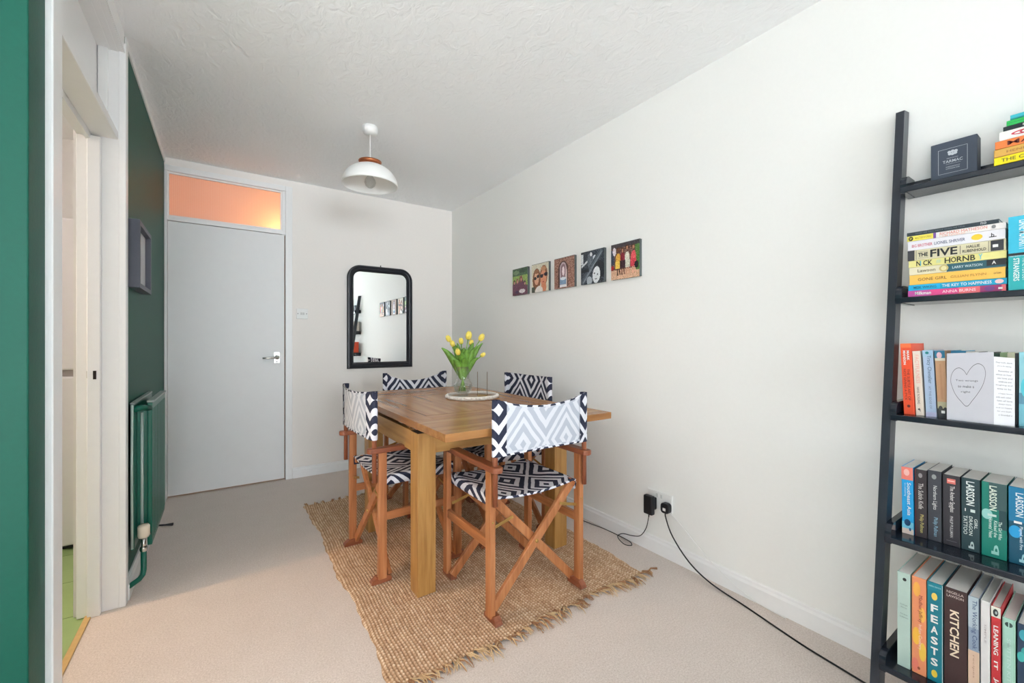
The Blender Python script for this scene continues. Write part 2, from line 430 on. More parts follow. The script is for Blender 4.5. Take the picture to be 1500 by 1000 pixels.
# living-room end behind the camera, with its windows
mb = MB()
mb.box(-3.7, -2.5, -5.6, -5.5, 0, H); mb.box(1.1, XW, -5.6, -5.5, 0, H)
mb.box(-2.5, 1.1, -5.6, -5.5, 0, .7); mb.box(-2.5, 1.1, -5.6, -5.5, 2.2, H)
struct('wall_rear', mb, M['wall_right'])
mb = MB()
mb.box(-3.7, -3.6, -5.5, -2.0, 0, H); mb.box(-3.7, -3.6, .2, 1.5, 0, H)
mb.box(-3.7, -3.6, -2.0, .2, 0, .65); mb.box(-3.7, -3.6, -2.0, .2, 2.15, H)
struct('wall_side', mb, M['wall_right'])
def window(name, u0, u1, z0, z1, plane, axis):
    mb = MB(); n = 3
    def bx(a0, a1, b0, b1):
        if axis == 'y': mb.box(a0, a1, plane-.03, plane+.03, b0, b1, 0, .004)
        else: mb.box(plane-.03, plane+.03, a0, a1, b0, b1, 0, .004)
    bx(u0, u1, z0, z0+.06); bx(u0, u1, z1-.06, z1)
    for i in range(n+1):
        u = u0 + (u1-u0-.06)*i/n; bx(u, u+.06, z0+.061, z1-.061)
    o = struct(name, mb, M['white_gloss'])
window('window_1', -2.5, 1.1, .7, 2.2, -5.55, 'y'); window('window_2', -2.0, .2, .65, 2.15, -3.65, 'x')

# kitchen shell
mb = MB()
mb.box(-2.7, -2.6, 1.5, 4.0, 0, H); mb.box(-2.6, -0.5, 3.93, 4.0, 0, H)
mb.box(-2.6, -0.5, 1.5, 1.51, 0, H); mb.box(-0.512, -0.5, 2.44, 3.93, 0, H)
struct('wall_kitchen', mb, M['kitchen_cream'])
# hall behind the door
mb = MB()
mb.box(-0.9, -0.8, YB+.1, 5.3, 0, H); mb.box(1.3, 1.4, YB+.1, 5.3, 0, H); mb.box(-0.9, 1.4, 5.2, 5.3, 0, H)
mb.box(-0.8, -0.5, YB, YB+.1, 0, H)
mb.box(-0.8, 1.3, YB+.1, 5.2, -0.1, -0.001)
struct('wall_hall', mb, plain('hall_paint', rgb(225, 205, 180), 0.7))
l = bpy.data.lights.new('hall_lamp', 'POINT'); l.energy = 2.4; l.color = (1.0, 0.66, 0.24); l.shadow_soft_size = 0.04
o = bpy.data.objects.new('hall_lamp', l); o.location = (0.37, 4.06, 2.055); COL.objects.link(o)
l = bpy.data.lights.new('hall_ceiling_lamp', 'POINT'); l.energy = 6; l.color = (1.0, 0.74, 0.62); l.shadow_soft_size = 0.1
o = bpy.data.objects.new('hall_ceiling_lamp', l); o.location = (0.1, 4.8, 2.2); COL.objects.link(o)
l = bpy.data.lights.new('kitchen_lamp', 'POINT'); l.energy = 17; l.color = (1.0, 0.87, 0.77); l.shadow_soft_size = 0.15
o = bpy.data.objects.new('kitchen_lamp', l); o.location = (-1.75, 2.0, 2.2); COL.objects.link(o)
l = bpy.data.lights.new('kitchen_downlight', 'SPOT'); l.energy = 62; l.color = (1.0, 0.68, 0.42); l.shadow_soft_size = 0.035
l.spot_size = 1.15; l.spot_blend = 0.9
o = bpy.data.objects.new('kitchen_downlight', l); o.location = (-1.55, 2.36, 2.15)
o.rotation_euler = (Vector((-0.05, 1.95, 0)) - Vector((-1.55, 2.36, 2.15))).to_track_quat('-Z', 'Y').to_euler(); COL.objects.link(o)

# door with its frame and glazed transom
mb = MB()
mb.box(-0.357, -0.342, YB-.012, YB+.1, 0, 2.385, 0, .002)
mb.box(0.412, 0.462, YB-.0165, YB+.1, 0, 2.400, 0, .003)
mb.box(0.388, 0.412, YB-.004, YB+.1, 2.0, 2.36, 0, .002)
mb.box(-0.357, 0.4115, YB-.016, YB+.1, 2.358, 2.40, 0, .003)
mb.box(-0.342, 0.412, YB-.008, YB+.1, 2.004, 2.034, 0, .003)
mb.box(-0.342, 0.388, YB+.006, YB+.022, 2.034, 2.046); mb.box(-0.342, 0.388, YB+.006, YB+.022, 2.346, 2.358)
mb.box(-0.342, -0.332, YB+.006, YB+.022, 2.046, 2.346); mb.box(0.378, 0.388, YB+.006, YB+.022, 2.046, 2.346)
struct('trim_7', mb, M['white_gloss'])
mb = MB(); mb.box(-0.336, 0.384, YB+.022, YB+.027, 2.036, 2.356); struct('window_3', mb, M['obscure'])
mb = MB(); mb.box(-0.340, 0.405, YB-.002, YB+.038, 0.012, 2.000, 0, .002)
door = struct('door_1', mb, M['door_white'])
mb = MB(); mb.box(.328, .373, YB-.007, YB-.002, .955, 1.045, 0, .003)
mb.lathe([(0, -.014), (.016, -.014), (.018, -.004), (.018, 0)], (.352, YB-.006, 1.002), 20, axis='y')
mb.tube([(.352, YB-.010, 1.002), (.352, YB-.045, 1.002), (.345, YB-.052, 1.002), (.255, YB-.052, 0.998), (.250, YB-.048, .998)], [.009, .009, .009, .008, .007], 12)
mb.lathe([(0, -.002), (.005, -.002), (.005, 0)], (.351, YB-.007, .968), 10, mi=1, axis='y')
o = mb.build('door_handle', [M['chrome'], M['grey_mark']], door); o['label'] = 'satin chrome lever handle on plate'
mb = MB(); mb.box(.406, .412, YB+.03, YB+.04, 0.01, 2.0); struct('trim_8', mb, plain('door_gap_strip', rgb(178, 138, 116), 0.6))  # tan strip standing in the gap between door and jamb

# ------------------------------------------------------------------ fridge seen through the doorway
fr = empty('fridge_freezer', (-0.86, 3.56, 0), label='tall white fridge freezer standing in the kitchen beyond the doorway', cat='fridge')
def rel(p, mb):   # shift vertices so that they are local to parent location
    px, py, pz = p.location; mb.v = [(x-px, y-py, z-pz) for x, y, z in mb.v]; return mb
fm = plain('fridge_white', rgb(226, 222, 226), 0.35, var=0.01)
mb = MB(); mb.box(-1.16, -.57, 3.30, 3.88, 0.031, 1.80, 0, .006); rel(fr, mb).build('cabinet', fm, fr)
mb = MB(); mb.box(-1.16, -.57, 3.25, 3.298, 0.975, 1.80, 0, .01); rel(fr, mb).build('door', fm, fr)
mb = MB(); mb.box(-1.16, -.57, 3.25, 3.298, 0.022, .94, 0, .01); rel(fr, mb).build('freezer_door', fm, fr)
mb = MB(); mb.box(-1.16, -.57, 3.27, 3.32, .941, .974); rel(fr, mb).build('handle_gap', plain('grey_strip', rgb(168, 160, 158), .5), fr)
mb = MB(); mb.box(-1.15, -.58, 3.29, 3.32, -.003, .03); rel(fr, mb).build('plinth', M['black_plastic'], fr)

# ------------------------------------------------------------------ radiator
rd = empty('radiator', (-0.34, 2.84, 0), label='dark green double panel radiator mounted on the green wall', cat='radiator')
mb = MB(); mb.box(-.298, -.280, 2.585, 3.09, .18, .845, 0, .004)
for i in range(14):
    y = 2.62 + i*.034; mb.box(-.2805, -.2785, y, y+.018, .21, .815, 0, .001)
rel(rd, mb).build('front_panel', M['green_rad'], rd)
mb = MB(); mb.box(-.350, -.336, 2.53, 3.09, .19, .845, 0, .004); rel(rd, mb).build('rear_panel', M['green_rad'], rd)
mb = MB()
for i in range(16):
    y = 2.60 + i*.030; mb.box(-.335, -.299, y, y+.003, .22, .81)
rel(rd, mb).build('convector_fins', M['green_rad'], rd)
mb = MB(); mb.box(-.300, -.274, 2.59, 3.088, .8455, .853, 0, .001); mb.box(-.352, -.334, 2.54, 3.088, .8455, .853, 0, .001)
o = rel(rd, mb).build('top_trim', plain('grey_trim', rgb(150, 160, 156), 0.3), rd); o['label'] = 'pale grey top trim'
mb = MB(); mb.tube([(-.343, 2.525, .845), (-.343, 2.515, .52), (-.343, 2.525, .2)], .005, 8)
mb.tube([(-.318, 2.60, .80), (-.318, 2.60, .22)], .006, 8)
rel(rd, mb).build('bleed_pipe', plain('pale_pipe', rgb(180, 196, 190), 0.3), rd)
mb = MB(); mb.tube([(-.345, 2.54, .82), (-.315, 2.545, .828), (-.29, 2.59, .82)], .013, 10); rel(rd, mb).build('top_elbow', M['green_rad'], rd)
mb = MB(); mb.lathe([(0, .035), (.018, .035), (.022, .028), (.022, -.012), (.018, -.022), (0, -.022)], (-.305, 2.54, .26), 20)
cap_ = o = rel(rd, mb).build('valve_cap', plain('cream_plastic', rgb(228, 216, 196), 0.4), rd); o['label'] = 'cream plastic valve cap'
mb = MB(); mb.tube([(-.305, 2.54, .24), (-.305, 2.54, .17)], .009, 12); mb.tube([(-.305, 2.54, .235), (-.29, 2.59, .235)], .008, 12)
mb.lathe([(.013, -.01), (.015, 0), (.013, .01)], (-.305, 2.54, .185), 6)
vb = rel(rd, mb).build('valve_body', M['chrome'], rd)
cap_.parent = vb
mb = MB(); mb.tube([(-.305, 2.54, .175), (-.305, 2.54, .09), (-.308, 2.535, .07), (-.318, 2.52, .06), (-.345, 2.485, .055), (-.352, 2.478, .055)], .011, 12)
rel(rd, mb).build('supply_pipe', M['green_rad'], rd)
# small black stick lying by the radiator
mb = MB(); mb.tube([(-.335, 3.345, .010), (-.30, 3.33, .010), (-.262, 3.318, .010)], [.006, .005, .009], 10)
tag(mb.build('door_stop', M['black_plastic']), 'small black stick on the carpet at the far end of the radiator', 'door stop')

# ------------------------------------------------------------------ box frame on green wall
pf = empty('picture_frame', (-0.36, 2.72, 1.53), label='dark grey deep box picture frame hanging on the green wall', cat='picture frame')
mb = MB()
y0, y1, z0, z1, w = 2.541, 2.905, 1.375, 1.685, .022
mb.box(-.359, -.318, y0, y0+w, z0, z1, 0, .001); mb.box(-.359, -.318, y1-w, y1, z0, z1, 0, .001)
mb.box(-.359, -.318, y0+w, y1-w, z0, z0+w, 0, .001); mb.box(-.359, -.318, y0+w, y1-w, z1-w, z1, 0, .001)
rel(pf, mb).build('frame', M['frame_grey'], pf)
mb = MB(); mb.box(-.352, -.340, y0+w, y1-w, z0+w, z1-w); rel(pf, mb).build('mount_board', M['mat_board'], pf)

# ------------------------------------------------------------------ switch plate
sw = empty('light_switch', (.536, YB, 1.362), label='white light switch plate on the back wall beside the door', cat='light switch')
mb = MB(); mb.box(.493, .580, YB-.009, YB, 1.318, 1.405, 0, .004); swp = rel(sw, mb).build('plate', M['white_plastic'], sw)
mb = MB(); mb.box(.522, .536, YB-.014, YB-.009, 1.352, 1.372, 0, .001); mb.box(.539, .553, YB-.014, YB-.009, 1.352, 1.372, 0, .001)
o = rel(sw, mb).build('rocker', plain('rocker_grey', rgb(208, 208, 205), 0.4), sw)
for x in (.504, .569):
    mb = MB(); mb.lathe([(0, -.0105), (.0035, -.0105), (.0035, -.0088)], (x, YB, 1.362), 10, axis='y'); rel(sw, mb).build('screw', M['grey_mark'], swp)

# ------------------------------------------------------------------ mirror with an arched-corner frame
mr = empty('mirror', (1.19, YB, 1.35), label='black framed wall mirror with rounded top corners on the back wall', cat='mirror')
def rrect(x0, x1, z0, z1, r, n=10, dip=0.0):
    pts = [(x0, z0), (x1, z0)]
    for k in range(n+1):
        a = PI/2*k/n; pts.append((x1-r+r*math.cos(a), z1-r+r*math.sin(a)))
    for k in range(n+1):
        a = PI/2 + PI/2*k/n; pts.append((x0+r+r*math.cos(a), z1-r+r*math.sin(a)))
    return pts
mx0, mx1, mz0, mz1 = .893, 1.490, .888, 1.814
steps = [(0, 0.001, .115), (0, .020, .115), (.006, .030, .110), (.016, .032, .10), (.022, .024, .095), (.030, .022, .088), (.040, .028, .078), (.050, .020, .068), (.056, .010, .06), (.056, .004, .06)]
mb = MB(); rings = []
for ins, d, r in steps:
    rings.append([(x, YB-d, z) for x, z in rrect(mx0+ins, mx1-ins, mz0+ins, mz1-ins, max(.02, r))])
n = len(rings[0]); vs = [p for rg in rings for p in rg]; fs = []
for i in range(len(rings)-1):
    for k in range(n): fs.append((i*n+k, i*n+(k+1) % n, (i+1)*n+(k+1) % n, (i+1)*n+k))
mb.add(vs, fs); 
rel(mr, mb).build('frame', M['mirror_black'], mr)
mb = MB(); mb.prism(rrect(mx0+.05, mx1-.05, mz0+.05, mz1-.05, .065), YB-.008, YB-.002, 'y'); rel(mr, mb).build('mirror_glass', M['mirror'], mr)
mb = MB(); mb.tube([(1.19, YB-.006, 1.79), (1.19, YB-.010, 1.830)], .004, 8); rel(mr, mb).build('hook', M['mirror_black'], mr)

# ------------------------------------------------------------------ pendant lamp
pd = empty('pendant_lamp', (.745, 2.66, 2.12), label='white dome pendant lamp with copper top hanging from the ceiling', cat='pendant lamp')
cx, cy = .745, 2.66
mb = MB(); mb.lathe([(0, H), (.046, H), (.046, H-.022), (.040, H-.040), (.012, H-.048), (0, H-.048)], (cx, cy, 0), 28); rel(pd, mb).build('ceiling_rose', M['shade_white'], pd)
mb = MB(); mb.tube([(cx, cy, H-.045), (cx, cy, 2.21)], .0035, 8); rel(pd, mb).build('cord', M['white_plastic'], pd)
mb = MB(); mb.lathe([(.030, 2.218), (.050, 2.221), (.064, 2.230), (.069, 2.242), (.065, 2.241), (.060, 2.233), (.047, 2.226), (.012, 2.224), (.012, 2.218)], (cx, cy, 0), 40, closed=True); rel(pd, mb).build('copper_cap', M['copper'], pd)
pr = []
R = .166; zt = 2.224; zb = 2.094
for k in range(15):
    a = (PI/2)*k/14; pr.append((max(.012, R*math.sin(a)**.92), zb + (zt-zb)*math.cos(a)))
inner = [(max(.012, r-.003), z-.003) for r, z in pr[::-1]]
inner[0] = (R-.003, zb)
mb = MB(); mb.lathe(pr + inner, (cx, cy, 0), 48, closed=True); rel(pd, mb).build('lamp_shade', M['shade_white'], pd)
mb = MB(); mb.lathe([(0, 2.21), (.020, 2.21), (.020, 2.165), (.015, 2.16), (0, 2.16)], (cx, cy, 0), 20); bh = rel(pd, mb).build('bulb_holder', M['white_plastic'], pd)
mb = MB(); mb.lathe([(.012, 2.161), (.016, 2.153), (.030, 2.130), (.034, 2.113), (.028, 2.093), (.014, 2.081), (0, 2.078)], (cx, cy, 0), 24); o = rel(pd, mb).build('light_bulb', M['bulb'], bh)

# ------------------------------------------------------------------ dining table
tb = empty('dining_table', (1.125, 2.18, 0.012), label='light oak extending dining table with thick square legs on the jute rug', cat='dining table')
TX0, TX1, TY0, TY1, TZ = .682, 1.573, 1.447, 2.985, .783
def P3(name, mb, mats, parent): return rel(parent, mb).build(name, mats, parent)
mb = MB()
th = .031; z0, z1 = TZ-th, TZ
main0, main1 = 1.765, 2.667
mb.box(TX0, TX0+.094, main0, main1, z0, z1, 0, .0008); mb.box(TX1-.094, TX1, main0, main1, z0, z1, 0, .0008)
mb.box(TX0+.094, TX1-.094, main0, main0+.094, z0, z1, 1, .0012); mb.box(TX0+.094, TX1-.094, main1-.094, main1, z0, z1, 1, .0012)
npl = 6; ww = (TX1-TX0-.188)/npl
gv = .0050
for i in range(npl):
    x = TX0+.094+i*ww
    mb.box(x+(gv if i == 0 else 0), x+ww-(gv if i == npl-1 else 0), main0+.094+gv, main1-.094-gv, z0, z1, 0, 0)
mb.box(TX0+.02, TX1-.02, main0+.02, main1-.02, z0-.002, z0+.004, 2)
for q in ((TX0+.0942, TX0+.0988, main0+.0942, main1-.0942), (TX1-.0988, TX1-.0942, main0+.0942, main1-.0942),
          (TX0+.0990, TX1-.0990, main0+.0942, main0+.0988), (TX0+.0990, TX1-.0990, main1-.0988, main1-.0942)):
    mb.box(*q, z0+.005, z1-.0008, 2)
P3('tabletop', mb, [M['tty'], M['ttx'], M['dark_gap']], tb)
def leaf(ya, yb, yc, yd):
    mb = MB()
    n = 3; w = (yb-ya)/n
    mb.box(TX0, TX1, min(ya, yb), max(ya, yb), z0, z1, 0, .0012)
    mb.box(TX0, TX1, min(yc, yd), max(yc, yd), z0, z1, 0, .0012)
    return mb
P3('extension_leaf', leaf(main0-.003, 1.517, 1.516, TY0), M['ttx'], tb)
P3('extension_leaf', leaf(main1+.003, 2.915, 2.916, TY1), M['ttx'], tb)
LX = (.695, 1.470); LY = (1.755, 2.515); LW = .086; LZ = .727
for x in LX:
    for y in LY:
        mb = MB(); mb.box(x, x+LW, y, y+LW, .012, LZ, 0, .0025); mb.box(x+.002, x+LW-.002, y+.002, y+LW-.002, LZ, LZ+.0008, 1)
        P3('leg', mb, [M['twz'], M['dark_gap']], tb)
az0, az1 = .632, .725
mb = MB(); mb.box(.703, .727, 1.842, 2.514, az0, az1, 0, .002); P3('apron', mb, M['twy'], tb)
mb = MB(); mb.box(1.523, 1.547, 1.842, 2.514, az0, az1, 0, .002); P3('apron', mb, M['twy'], tb)
mb = MB(); mb.box(.782, 1.469, 1.762, 1.786, az0, az1, 0, .002); P3('apron', mb, M['twx'], tb)
mb = MB(); mb.box(.782, 1.469, 2.570, 2.594, az0, az1, 0, .002); P3('apron', mb, M['twx'], tb)
mb = MB()
for x in (.742, 1.48): mb.box(x, x+.03, 1.60, 2.85, .7285, TZ-th-.002, 0)
for y in (1.90, 2.43): mb.box(.715, 1.535, y, y+.05, .7255, TZ-th-.002, 0)
P3('slide_rail', mb, plain('dark_oak_runner', rgb(120, 84, 46), 0.6), tb)

# ------------------------------------------------------------------ director's chairs
def canvas_back(dip, bow, W=.25, z0=.665, z1=.887, yb=-.243):
    """sling round two posts; returns mesh builder. materials: 0 print, 1 reverse"""
    mb = MB(); nu, nv = 28, 10
    def pt(u, v, off, yo=0):
        s = 1-(2*u-1)**2
        x = -W + .018 + (2*W-.036)*u
        top = z1 - dip*s; z = z0 + .004*s + (top-z0-.004*s)*v
        return (x, yb - bow*s*(.5+.5*v) + off + yo, z)
    def U(x, z): return (x+.001, z-.850)
    for off, side in ((.0, 1), (.0022, 0)):
        g = [[pt(i/nu, j/nv, off) for j in range(nv+1)] for i in range(nu+1)]
        for i in range(nu):
            for j in range(nv):
                q = [g[i][j], g[i+1][j], g[i+1][j+1], g[i][j+1]]
                mi = side
                mb.add(q, [(0, 1, 2, 3)], mi, True, [U(p[0], p[2]) for p in q])
    # close the edges and hems (top, bottom) as folded strips of print on the reverse side
    for v0, v1 in ((0, .075), (.925, 1.0)):
        for i in range(nu):
            a = [pt(i/nu, v0, -.0015), pt((i+1)/nu, v0, -.0015), pt((i+1)/nu, v1, -.0015), pt(i/nu, v1, -.0015)]
            if v0 == 0: b2 = [(p[0], p[1], p[2]) for p in a]
            mb.add(a, [(0, 1, 2, 3)], 1, True, [U(p[0]+.05, p[2]*1.0) for p in a])
    for i in range(nu):   # rolled edge lines, print colour
        for v, dz in ((0, -1), (1, 1)):
            p0, p1 = pt(i/nu, v, -.002), pt((i+1)/nu, v, -.002); r0, r1 = pt(i/nu, v, .004), pt((i+1)/nu, v, .004)
            h = .007
            q = [p0, p1, (p1[0], p1[1], p1[2]-dz*h), (p0[0], p0[1], p0[2]-dz*h)]
            q = [(x, y-.0006, z) for x, y, z in q]
            mb.add(q, [(0, 1, 2, 3)], 0, True, [U(p[0], p[2]) for p in q])
            q = [p0, p1, r1, r0]; mb.add(q, [(0, 1, 2, 3)], 0, True, [U(p[0], p[2]+p[1]*.5) for p in q])
    # sleeves
    for sgn in (-1, 1):
        cx = sgn*(W-.016); n = 14; rx, ry = .017, .016
        ring = []
        for k in range(n+1):
            a = 2*PI*k/n
            ring.append((cx+rx*math.cos(a), yb+.012+ry*math.sin(a)))
        for k in range(n):
            (xa, ya), (xb, yb2) = ring[k], ring[k+1]
            q = [(xa, ya, z0), (xb, yb2, z0), (xb, yb2, z1), (xa, ya, z1)]
            mb.add(q, [(0, 1, 2, 3)], 0, True, [U(p[0], p[2]) for p in q])
        # flat stitched strip running inwards from the sleeve
        for (ya) in (-.002, .003):
            x0 = cx; x1 = cx - sgn*.038; zt = z1 - dip*.2
            q = [(x0, yb-.004 if ya < 0 else yb+.012, z0), (x1, yb-bow*.33+ya, z0+.001), (x1, yb-bow*.45+ya, zt), (x0, yb-.004 if ya < 0 else yb+.012, z1)]
            mb.add(q, [(0, 1, 2, 3)], 0, True, [U(p[0], p[2]) for p in q])
        q = [(r[0], r[1], z0) for r in ring[:-1]]
    return mb
def canvas_seat(sag=.022):
    mb = MB(); nu, nv = 24, 14; W = .222
    def U(x, y, z=0): return (x+.03, y-.0)
    def pt(i, j):
        u = -1+2*i/nu; v = -1+2*j/nv
        x = W*u; y = .005+.198*v
        z = .492 - sag*(1-u*u)*(1-.15*v*v) - (.006 if abs(u) > .97 else 0)
        return (x, y, z)
    g = [[pt(i, j) for j in range(nv+1)] for i in range(nu+1)]
    for i in range(nu):
        for j in range(nv):
            q = [g[i][j], g[i+1][j], g[i+1][j+1], g[i][j+1]]
            mb.add(q, [(0, 1, 2, 3)], 0, True, [U(*p) for p in q])
            ql = [(x, y, z-.002) for x, y, z in q]; mb.add(ql, [(3, 2, 1, 0)], 1, True, [U(*p) for p in q])
    for sgn in (-1, 1):   # side flaps wrapped over the rails
        for j in range(nv):
            ya, yb = g[0][j][1], g[0][j+1][1]; x = sgn*W
            prof = [(x, .486), (x+sgn*.004, .478), (x+sgn*.002, .455), (x-sgn*.004, .440)]
            for k in range(len(prof)-1):
                (xa, za), (xb, zb) = prof[k], prof[k+1]
                q = [(xa, ya, za), (xa, yb, za), (xb, yb, zb), (xb, ya, zb)]
                mb.add(q, [(0, 1, 2, 3)], 0, True, [(p[0]+sgn*(.486-p[2])+.03, p[1]) for p in q])
    for j, sg in ((0, -1), (nv, 1)):   # hem
        for i in range(nu):
            a, b2 = g[i][j], g[i+1][j]
            q = [a, b2, (b2[0], b2[1]-.001*sg, b2[2]-.010), (a[0], a[1]-.001*sg, a[2]-.010)]
            mb.add(q, [(0, 1, 2, 3)], 0, True, [(p[0]+.03, p[1]+(.49-p[2])) for p in q])
    return mb
CX = .238
def make_chair(label, dip=.03, bow=.03, lift=0.0, half=.25):
    ch = empty('directors_chair', label=label, cat='chair', group='directors chairs around the dining table')
    cx = half-.012
    legs = []
    for sx in (-1, 1):
        x = sx*cx
        for y in (-.195, .200):
            mb = MB(); mb.box(x-.0125, x+.0125, y-.019, y+.019, .022, .604, 0, .002)
            lg = mb.build('leg', M['cwz'], ch)
            legs.append(lg)
            # foot: short runner under each leg
            s = -1 if y < 0 else 1
            mb = MB()
            poly = [(y-.046, 0.0), (y+.042, 0.0), (y+.048, .010), (y+.040, .024), (y+.018, .032), (y-.026, .030), (y-.044, .018), (y-.050, .007)]
            mb.prism(poly, x-.015-sx*.012, x+.015-sx*.012, 'x'); mb.build('foot', M['cdy'], lg)
        # arm rest with rounded ends
        mb = MB(); r = .024; L0, L1 = -.262, .225
        poly = []
        for k in range(9): a = PI+PI*k/8; poly.append((x+r*math.cos(a), L0+.018+r*.9*math.sin(a)))
        for k in range(9): a = PI*k/8; poly.append((x+r*math.cos(a), L1-.012+r*.5*math.sin(a)))
        mb.prism(poly, .605, .628, 'z'); o = mb.build('armrest', M['cdy'], ch)
        bv = o.modifiers.new('bevel', 'BEVEL'); bv.width = .005; bv.segments = 3; bv.limit_method = 'ANGLE'
        # back post
        mb = MB(); mb.tube([(x, -.231, .470), (x, -.231, .884+lift)], .0108, 16); mb.build('back_post', M['cdz'], ch)
        mb = MB(); mb.box(x-.009, x+.009, -.178, .183, .288, .326, 0, .002); mb.build('side_rail', M['cwy'], ch)
        mb = MB(); mb.box(sx*.209-.010, sx*.209+.010, -.19, .21, .452, .482, 0, .003); mb.build('seat_rail', M['cwy'], ch)
        for qi, y in enumerate((-.2145, .2195)):
            mb = MB(); mb.lathe([(0, -.002), (.0045, -.001), (.0045, .001), (0, .002)], (x, y, .40), 10, axis='y'); mb.build('screw', M['brass'], legs[-2+qi])
    for (y, k) in ((-.168, 0), (.172, 1)):
        d = .011
        mb = MB(); mb.bar((-.222, y-d, .030), (.205, y-d, .470), .018, .038, up=(0, 0, 1), bev=.003, ext=.012)
        a = mb.build('cross_bar', M['cwz'], ch)
        mb = MB(); mb.bar((.222, y+d, .030), (-.205, y+d, .470), .018, .038, up=(0, 0, 1), bev=.003, ext=.012)
        a = mb.build('cross_bar', M['cwz'], ch)
        mb = MB(); mb.lathe([(0, -.004), (.008, -.003), (.008, .003), (0, .004)], (0, y+d+.010 if k else y-.021, .257), 12, axis='y'); mb.build('pivot_bolt', M['brass'], a)
        for sx in (-1, 1):
            yy = y-.024
            mb = MB(); mb.bar((sx*(cx-.004), yy, .365), (sx*.130, yy, .392), .003, .013, up=(0, 0, 1), bev=.001, ext=.004)
            mb.build('brass_link', M['brass'], ch)
    mb = canvas_back(dip, bow, W=half); mb.v = [(x, y, z+lift) for x, y, z in mb.v]
    mb.build('back_canvas', [M['print'], M['reverse']], ch, fix=False)
    canvas_seat().build('seat_canvas', [M['print'], M['reverse']], ch, fix=False)
    return ch
ZR = .013
c = make_chair('wooden chair nearest the camera, its pale canvas reverse facing out', .034, .014)
c.location = (1.115, 1.640, ZR)
c = make_chair('wooden chair on the left long side of the table, side-on, towards the radiator wall', .012, .03)
c.location = (.790, 2.205, ZR); c.rotation_euler.z = -PI/2 + .035
c = make_chair('wooden chair at the far table end below the mirror, mostly hidden', .064, .03)
c.location = (1.195, 2.820, ZR); c.rotation_euler.z = PI
c = make_chair('wooden chair on the right side of the table, its back close to the right wall', .006, .03, .016)
c.location = (1.387, 2.215, ZR); c.rotation_euler.z = PI/2

# ------------------------------------------------------------------ tray, vase, tulips, glass cylinder
tr = empty('round_tray', (1.268, 2.305, TZ), label='round wooden tray with a white beaded rim on the dining table', cat='tray')
mb = MB(); mb.lathe([(0, .001), (.146, .001), (.146, .008), (0, .008)], (0, 0, 0), 48); mb.build('tray_base', M['tray_top'], tr)
mb = MB(); mb.lathe([(.146, 0), (.158, .001), (.163, .010), (.160, .020), (.150, .024), (.147, .018)], (0, 0, 0), 64, closed=True)
for k in range(72):
    a = 2*PI*k/72; r = .0065; mb.lathe([(0, -r), (r*.8, -r*.6), (r, 0), (r*.8, r*.6), (0, r)], (.160*math.cos(a), .160*math.sin(a), .013+.004*math.sin(k*2.4)), 6)
mb.build('beaded_rim', M['tray_rim'], tr)
VX, VY, VZ = 1.222, 2.342, TZ+.0085
vs_ = empty('glass_vase', (VX, VY, VZ), label='round clear glass vase holding the yellow tulips', cat='vase')
prof = [(0, 0), (.030, 0), (.034, .006), (.030, .014), (.052, .036), (.059, .060), (.054, .082), (.042, .098), (.040, .110), (.041, .15), (.043, .183)]
inn = [(.0405, .183), (.0385, .15), (.0375, .110), (.039, .099), (.051, .081), (.056, .060), (.049, .038), (.026, .020), (0, .018)]
mb = MB(); mb.lathe(prof + inn, (0, 0, 0), 40); mb.build('vase_body', M['glass'], vs_)
mb = MB(); mb.lathe([(0, .0185), (.025, .0205), (.048, .0385), (.0548, .060), (.0525, .074), (0, .074)], (0, 0, 0), 40); mb.build('water', thin_glass('water', (.97, .985, .96, 1)), vs_)
ws = empty('wire_stand', (1.318, 2.268, TZ+.0085), label='two thin upright brass rods on a small ring base on the tray', cat='candle stand')
mb = MB()
ring = [(.030*math.cos(2*PI*k/28), .030*math.sin(2*PI*k/28), .003) for k in range(29)]
mb.tube(ring, .0022, 8, caps=False); mb.build('ring_base', M['brass'], ws)
for sg in (-1, 1):
    px_, py_ = sg*.030*math.cos(YAW), -sg*.030*math.sin(YAW)
    mb = MB(); mb.tube([(px_, py_, .003), (px_, py_, .152)], .0016, 8); mb.build('rod', plain('rod_bronze', rgb(120, 92, 62), .4, metal=.5), ws)

